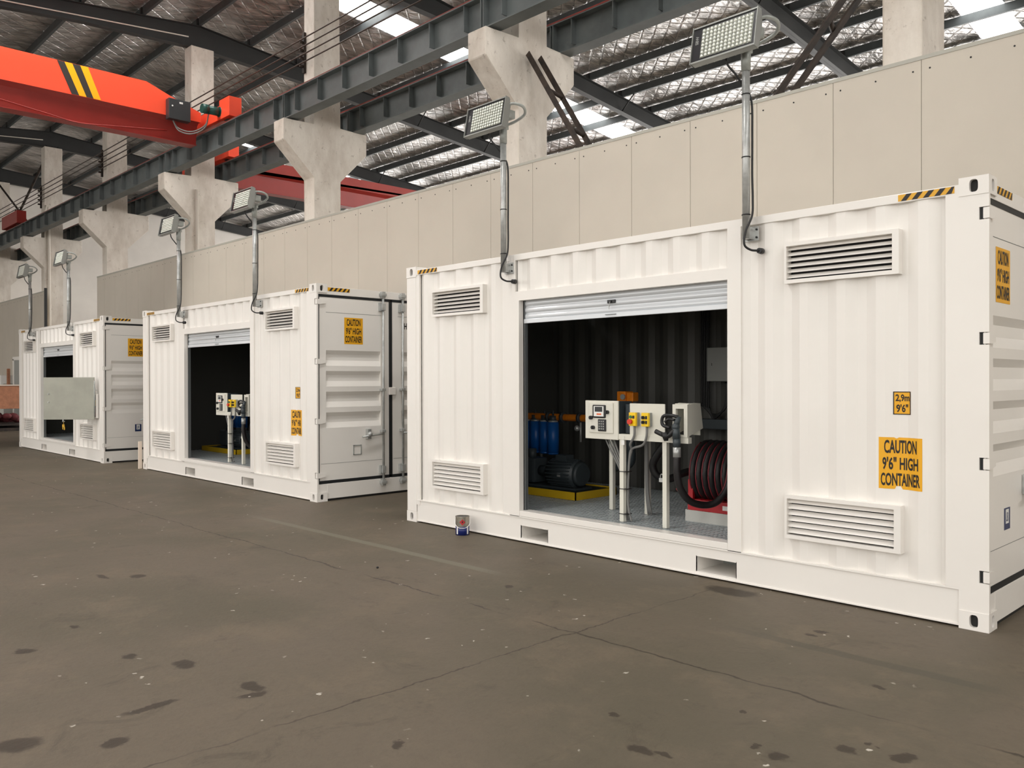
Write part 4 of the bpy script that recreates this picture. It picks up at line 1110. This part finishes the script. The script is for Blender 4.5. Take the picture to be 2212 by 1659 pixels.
    mb.cyl((0.30, 0, 0.17), (0.34, 0, 0.17), 0.15, 0.12, seg=24); mb.rbox(-0.02, 0.14, -0.07, 0.07, 0.30, 0.38, 0.008); mb.build('motor_body', M['motor'], pu)
    mb = MB(); mb.cyl((-0.12, 0, 0.17), (-0.32, 0, 0.17), 0.06); mb.rbox(-0.6, -0.32, -0.12, 0.12, 0.03, 0.32, 0.03); mb.cyl((-0.46, 0, 0.3), (-0.46, 0, 0.42), 0.05); mb.build('pump_casing', M['motor'], pu)
    MB().box(-0.65, 0.35, -0.14, 0.14, 0.0, 0.02).build('base_plate', M['motor'], pu)
    MB().box(0.08, 0.13, -0.155, -0.152, 0.14, 0.18).build('rating_plate', M['galv'], pu)
    # wall cabinet and cable run on the rear wall
    wc = thing('wall_cabinet', 'grey electrical cabinet on the rear wall inside the ' + CN[i], 'cabinet', (x0+2.60, y0+2.36, 1.59))
    MB().rbox(0, 0.55, -0.2, 0.02, 0, 0.37, 0.006).build('body', M['box_grey'], wc)
    MB().box(0.06, 0.066, -0.203, -0.2, 0.17, 0.2).build('lock', M['plastic_black'], wc)
    cr = thing('cable_run', 'black cable bundle dropping down the rear wall of the ' + CN[i], 'cables', (x0+2.44, y0+2.30, 1.2))
    for k in range(5):
        MB().tube([(k*0.022, 0, 1.55), (k*0.022, 0, 0.25), (k*0.022+0.02, 0, 0.12-k*0.01), (0.16, 0, 0.02-k*0.012), (0.30-k*.004, 0, 0.08), (0.36-k*0.01, 0, 0.25), (0.36-k*.012, 0, 0.38)], 0.010, seg=6).build('cable', M['rubber'], cr)
    MB().rbox(-0.03, 0.9, -0.12, 0.05, -0.14, -0.03, 0.01).build('cable_duct', M['motor'], cr)

for i in (0, 1):
    dispenser(CONT[i], i); nozzle(CONT[i], i); plant(CONT[i], i)
reel(CONT[0], 0); reel(CONT[1], 1)

# ------------------------------------------------------------------ hatch on the far container
x0, y0, z0 = CO[2]
h = thing('hatch_door', 'grey zinc hatch door standing open in front of the furthest container', 'hatch door', (x0+5.76, y0-0.075, 1.27))
T = Matrix.Rotation(math.atan2(-0.719, -0.695), 4, 'Z')
MB().rbox(0, 1.0, -0.012, 0.012, -0.415, 0.418, 0.004).build('panel', M['hatch_grey'], h, mtx=T)
MB().cyl((0.0, 0.0, -0.35), (0.0, 0.0, 0.35), 0.014).build('hinge_rod', M['galv_dull'], h, mtx=T)
mb = MB(); mb.cyl((0.9, 0.012, 0.09), (0.9, 0.028, 0.09), 0.012, seg=10); mb.cyl((0.9, 0.012, -0.07), (0.9, 0.028, -0.07), 0.012, seg=10); mb.cyl((0.9, -0.03, 0.09), (0.9, -0.01, 0.09), 0.012, seg=10); mb.cyl((0.9, -0.03, -0.07), (0.9, -0.01, -0.07), 0.012, seg=10); islands(mb, 'rivet', M['galv'], h, T)
mb = MB(); mb.cyl((0.62, 0, -0.41), (0.62, 0, -0.46), 0.012, seg=8); mb.box(0.6, 0.64, -0.03, 0.0, -0.46, -0.445); mb.build('latch', M['galv'], h, mtx=T)
mb = MB(); mb.tube([(0.62, -0.01, -0.45), (0.615, -0.01, -0.50), (0.62, -0.01, -0.52)], 0.004, seg=6); mb.box(0.60, 0.645, -0.015, -0.01, -0.57, -0.51); mb.box(0.59, 0.612, -0.012, -0.008, -0.62, -0.56); mb.box(0.625, 0.64, -0.012, -0.008, -0.61, -0.56); mb.build('keys', M['brass'], h, mtx=T)
rb = thing('service_recess', 'service recess with red and yellow valves behind the open hatch door', 'valve box', (x0+5.5, y0-0.03, 0.9))
mb = MB(); mb.box(-0.5, 0.27, -0.02, 0.03, -0.02, 0.0); mb.box(-0.5, 0.27, -0.02, 0.03, 0.44, 0.46); mb.box(0.25, 0.27, -0.02, 0.03, 0, 0.44); mb.box(-0.5, -0.48, -0.02, 0.03, 0, 0.44); mb.build('recess_frame', M['white'], rb)
MB().box(-0.48, 0.25, 0.02, 0.03, 0, 0.44).build('recess_back', M['louvre_dark'], rb)
MB().rbox(0.12, 0.2, -0.015, 0.02, 0.02, 0.19, 0.005).build('valve', M['reel_red'], rb)
MB().rbox(0.13, 0.19, -0.015, 0.02, 0.22, 0.33, 0.005).build('valve', M['btn_yellow'], rb)
mb = MB(); mb.cyl((0.24, -0.03, 0.46+0.0), (0.24, -0.03, 0.60), 0.01, seg=8); mb.box(0.21, 0.27, -0.04, 0.0, 0.53, 0.55); mb.build('stay_hook', M['galv'], rb)

# ------------------------------------------------------------------ floodlights
def floodlight(X, label, yaw=0.0, first=None):
    if first is not None:
        o = copy_tree(first); o.location = (X, 5.75, 2.68); o['label'] = label; return o
    o = thing('floodlight', label, 'floodlight', (X, 5.75, 2.68), group='floodlights on container poles')
    MB().cyl((0, 0, 0.0), (0, 0, 1.36), 0.030, seg=18).build('pole', M['galv'], o)
    MB().cyl((0, 0, 1.28), (0, 0, 1.46), 0.036, 0.038, seg=18).build('pole_sleeve', M['galv_dull'], o)
    mb = MB(); mb.rbox(-0.06, 0.065, 0.068, 0.08, -0.01, 0.10, 0.002); mb.box(-0.03, -0.024, 0.0, 0.07, 0.0, 0.09); mb.box(0.024, 0.03, 0.0, 0.07, 0.0, 0.09)
    bk = mb.build('base_bracket', M['galv'], o)
    mb = MB()
    for bx_ in (-0.048, 0.052):
        for bz in (0.015, 0.075): mb.cyl((bx_, 0.068, bz), (bx_, 0.058, bz), 0.008, seg=8)
    islands(mb, 'bolt', M['plastic_black'], bk)
    mb = MB()
    for zz in (0.18, 0.62, 1.10): mb.cyl((0, 0, zz), (0, 0, zz+0.008), 0.034)
    islands(mb, 'tie_band', M['rubber'], o)
    # head, tilted
    T = Matrix.Translation((-0.10, -0.15, 1.53)) @ Matrix.Rotation(-0.19, 4, 'X')
    w, hh = 0.275, 0.150
    mb = MB(); mb.rbox(-w, w, 0.0, 0.055, -hh, hh, 0.006); mb.box(-w, w, -0.012, 0.0, hh-0.012, hh); mb.box(-w, w, -0.012, 0.0, -hh, -hh+0.012)
    for k in range(9): mb.box(-w+0.03+k*0.062, -w+0.036+k*0.062, 0.05, 0.085, -hh+0.02, hh-0.02)
    hd = mb.build('lamp_head', M['lamp_body'], o, mtx=T)
    mb = MB()
    for sx in (-1, 1):
        a, b = sorted((sx*w, sx*(w+0.006)))
        mb.prism([(-0.016, hh+0.004), (0.035, hh+0.004), (0.062, 0.07), (0.066, 0), (0.062, -0.07), (0.035, -hh-0.004), (-0.016, -hh-0.004)], 'x', a, b)
    islands(mb, 'end_cap', M['lamp_body'], hd, T)
    MB().box(-w+0.004, w-0.004, -0.004, 0.0, -hh+0.012, hh-0.012).build('face_plate', M['lamp_face'], hd, mtx=T)
    MB().box(-w+0.078, w-0.026, -0.007, -0.003, -hh+0.030, hh-0.028).build('reflector_tray', M['lamp_tray'], hd, mtx=T)
    mb = MB(); nx, nz = 13, 8
    for a in range(nx):
        for b in range(nz):
            cx_ = -w+0.096+a*(2*w-0.140)/(nx-1); cz_ = -hh+0.046+b*(2*hh-0.092)/(nz-1)
            bmesh.ops.create_uvsphere(mb.bm, u_segments=8, v_segments=5, radius=0.0135, matrix=Matrix.Translation((cx_, -0.007, cz_)) @ Matrix.Diagonal((1.05, 0.8, 1.1, 1)))
    for f in mb.bm.faces: f.smooth = True
    mb.build('lenses', M['lens'], hd, mtx=T)
    t = text_bm('SBW', 0, 0.07, 0, 0.028)
    for v in t.bm.verts: v.co = Vector((-w+0.052-v.co.z, -0.0055, 0.005+v.co.x))
    t.build('lettering', M['box_grey'], hd, mtx=T)
    # yoke
    mb = MB(); mb.tube([(0.13, -0.10, 1.60), (0.20, -0.05, 1.62), (0.24, 0.04, 1.60), (0.20, 0.10, 1.55), (0.10, 0.08, 1.50), (0.02, 0.02, 1.46)], 0.014, seg=8)
    mb.rbox(0.05, 0.14, -0.06, 0.03, 1.50, 1.58, 0.006); mb.box(-0.035, 0.035, -0.04, 0.04, 1.42, 1.48); mb.box(-0.02, 0.10, -0.07, -0.05, 1.44, 1.60)
    mb.build('swivel_bracket', M['galv_dull'], o)
    mb = MB()
    mb.tube([(-0.12, -0.09, 1.42), (-0.11, -0.08, 1.34), (-0.06, -0.045, 1.26), (-0.02, 0.02, 1.16), (0.03, 0.03, 1.05), (0.036, 0.03, 0.8), (0.036, 0.028, 0.5), (0.045, 0.02, 0.30), (0.05, 0.0, 0.17), (0.025, -0.05, 0.05), (0.02, -0.06, -0.05), (0.05, -0.02, -0.09), (0.088, 0.03, -0.095), (0.09, 0.085, -0.095)], 0.0085, seg=8)
    mb.build('supply_cable', M['rubber'], o)
    MB().cyl((0.09, 0.03, -0.095), (0.09, 0.075, -0.095), 0.021, 0.024, seg=14).build('cable_gland', M['plastic_black'], o)
    return o
LX = [(-3.365, 'floodlight on a pole over the nearest container, right of its doorway'), (-6.06, 'floodlight on a pole over the nearest container, left of its doorway'),
      (-11.28, 'floodlight on a pole over the middle container, right of its doorway'), (-13.955, 'floodlight on a pole over the middle container, left of its doorway'),
      (-19.22, 'floodlight on a pole over the furthest container, right of its doorway'), (-22.10, 'floodlight on a pole over the furthest container, left of its doorway')]
f0 = floodlight(*LX[0])
for X, lab in LX[1:]: floodlight(X, lab, first=f0)
for o in list(COL.objects):
    if o.name.startswith('floodlight') and o.location.x < -17: o.location.y = 5.58

# ------------------------------------------------------------------ paint can, small floor things
o = thing('paint_can', 'small blue and silver paint can against the base of the nearest container', 'paint can', (-6.64, 5.70, 0))
R_ = 0.072
mb = MB(); mb.cyl((0, 0, 0.088), (0, 0, 0.19), R_, seg=32, cap=False); mb.tube([(R_*math.cos(2*PI*k/24), R_*math.sin(2*PI*k/24), 0.19) for k in range(24)], 0.004, seg=6, sub=1, closed=True)
mb.cyl((0, 0, 0.165), (0, 0, 0.166), R_-0.001, seg=24); mb.build('tin', M['can_metal'], o)
mb = MB(); mb.cyl((0, 0, 0.0), (0, 0, 0.09), R_, seg=32); mb.build('blue_wrap', M['can_blue'], o)
th = math.atan2(-0.66, 0.75)
mb = MB(); mb.cyl((0, 0, 0.188), (0, 0, 0.1885), R_-0.004, seg=24); mb.build('inside', M['rubber'], o)
def onc(a, z, r=R_+0.0012): return (r*math.cos(th+a), r*math.sin(th+a), z)
mb = MB()
for s_ in (-1, 1):
    for k in range(6):
        a0, a1 = s_*0.44*k/6, s_*0.44*(k+1)/6; h0, h1 = 0.032*(1-k/6), 0.032*(1-(k+1)/6)
        mb.poly([onc(a0, 0.137-h0), onc(a1, 0.137-h1), onc(a1, 0.137+h1), onc(a0, 0.137+h0)] if h1 > 0.001 else [onc(a0, 0.137-h0), onc(a1, 0.137), onc(a0, 0.137+h0)])
dm = mb.build('hazard_diamond', M['can_red'], o)
mb = MB(); mb.poly([onc(-0.1, 0.135, R_+.0025), onc(0, 0.128, R_+.0025), onc(0.1, 0.135, R_+.0025), onc(0.03, 0.155, R_+.0025), onc(-0.02, 0.147, R_+.0025)]); mb.build('flame_symbol', M['black'], dm)
mb = MB()
for a in (-0.82, 0.82):
    mb.poly([onc(a-0.13, 0.012), onc(a+0.13, 0.012), onc(a+0.13, 0.088), onc(a-0.13, 0.088)])
islands(mb, 'white_band', M['label_white'], o)
mb = MB(); mb.tube([onc(-PI/2, 0.16, R_+.006), onc(-1.1, 0.115, R_+.012), onc(-0.5, 0.085, R_+.016), onc(0, 0.078, R_+.018), onc(0.5, 0.085, R_+.016), onc(1.1, 0.115, R_+.012), onc(PI/2, 0.16, R_+.006)], 0.0035, seg=6); mb.build('wire_handle', M['label_white'], o)

o = MB().rbox(-0.02, 0.02, -0.03, 0.03, 0, 0.50, 0.003).build('wooden_batten', M['wood'], loc=(-15.84, 5.80, 0)); tag(o, 'short pale batten standing at the left foot of the middle container', 'batten')
o = MB().sphere((0, 0, 0.008), 0.012, 8, (1, 1, .7)).build('pebble', M['rubber'], loc=(-5.95, 4.15, 0)); tag(o, 'small dark pebble on the open floor left of the paint can', 'pebble')

# things at the far left edge
o = thing('wooden_crate', 'reddish plywood crate on scrap at the left edge behind the furthest container', 'crate', (-32.6, 7.2, 0.75))
mb = MB(); mb.rbox(-1.4, 0.6, -0.9, 0.6, -0.05, 0.72, 0.01); mb.build('body', M['crate'], o)
mb = MB(); mb.box(-1.45, 0.65, -0.95, 0.65, 0.72, 0.76); mb.build('lid', M['wood'], o)
o = thing('scrap_heap', 'low pallet heap of dark scrap and red cloth under the crate', 'scrap heap', (-32.6, 7.0, 0))
mb = MB(); mb.box(-2.0, 1.6, -1.0, 0.9, 0.0, 0.10); mb.box(-2.0, 1.6, -1.0, 0.9, 0.18, 0.22); mb.build('pallet', M['rusty'], o)
mb = MB()
for k in range(60):
    x_, y_ = random.uniform(-1.9, 1.5), random.uniform(-0.95, 0.8)
    r_ = random.uniform(0.08, 0.2); mb.sphere((x_, y_, random.uniform(0.25, 0.5)), r_, 8, (1.3, 1, 0.7))
mb.build('rags', M['scrap'], o); o.children[-1]['kind'] = 'stuff'
mb = MB()
for k in range(14):
    x_, y_ = random.uniform(-1.9, 1.2), random.uniform(-1.0, -0.4); mb.cyl((x_, y_, random.uniform(.25, .55)), (x_+random.uniform(.3, .7), y_+random.uniform(-.2, .2), random.uniform(.25, .6)), 0.03, seg=8)
mb.build('pipe_offcuts', M['galv_dull'], o); o.children[-1]['kind'] = 'stuff'
o = thing('door_frame_panel', 'tall white framed grey panel standing left of the furthest container', 'panel', (-34.45, 8.35, 0))
mb = MB(); mb.box(-0.95, -0.82, 0, 0.08, 0, 2.45); mb.box(0.9, 1.02, 0, 0.08, 0, 2.45); mb.box(-0.95, 1.02, 0, 0.08, 2.40, 2.53); mb.build('frame', M['white'], o)
MB().box(-0.83, 0.91, 0.02, 0.06, 0, 2.41).build('infill', M['box_grey'], o)
o = thing('control_desk', 'small white machine cabinet with black sockets behind the crate', 'machine', (-36.75, 8.15, 0))
MB().rbox(-0.5, 0.9, 0, 0.4, 0, 1.55, 0.01).build('lower_cabinet', M['plinth'], o)
MB().rbox(-0.3, 0.75, -0.05, 0.4, 1.22, 1.85, 0.01).build('panel', M['label_white'], o)
mb = MB(); mb.box(0.1, 0.22, -0.06, -0.05, 1.55, 1.7); mb.box(0.38, 0.5, -0.06, -0.05, 1.55, 1.7); mb.build('socket', M['plastic_black'], o)
MB().box(0.1, 0.8, -0.03, 0.0, 0.75, 1.15).build('opening', M['louvre_dark'], o)
MB().rbox(0.92, 1.02, 0.1, 0.2, 0.7, 2.1, 0.01).build('post', M['crate'], o)
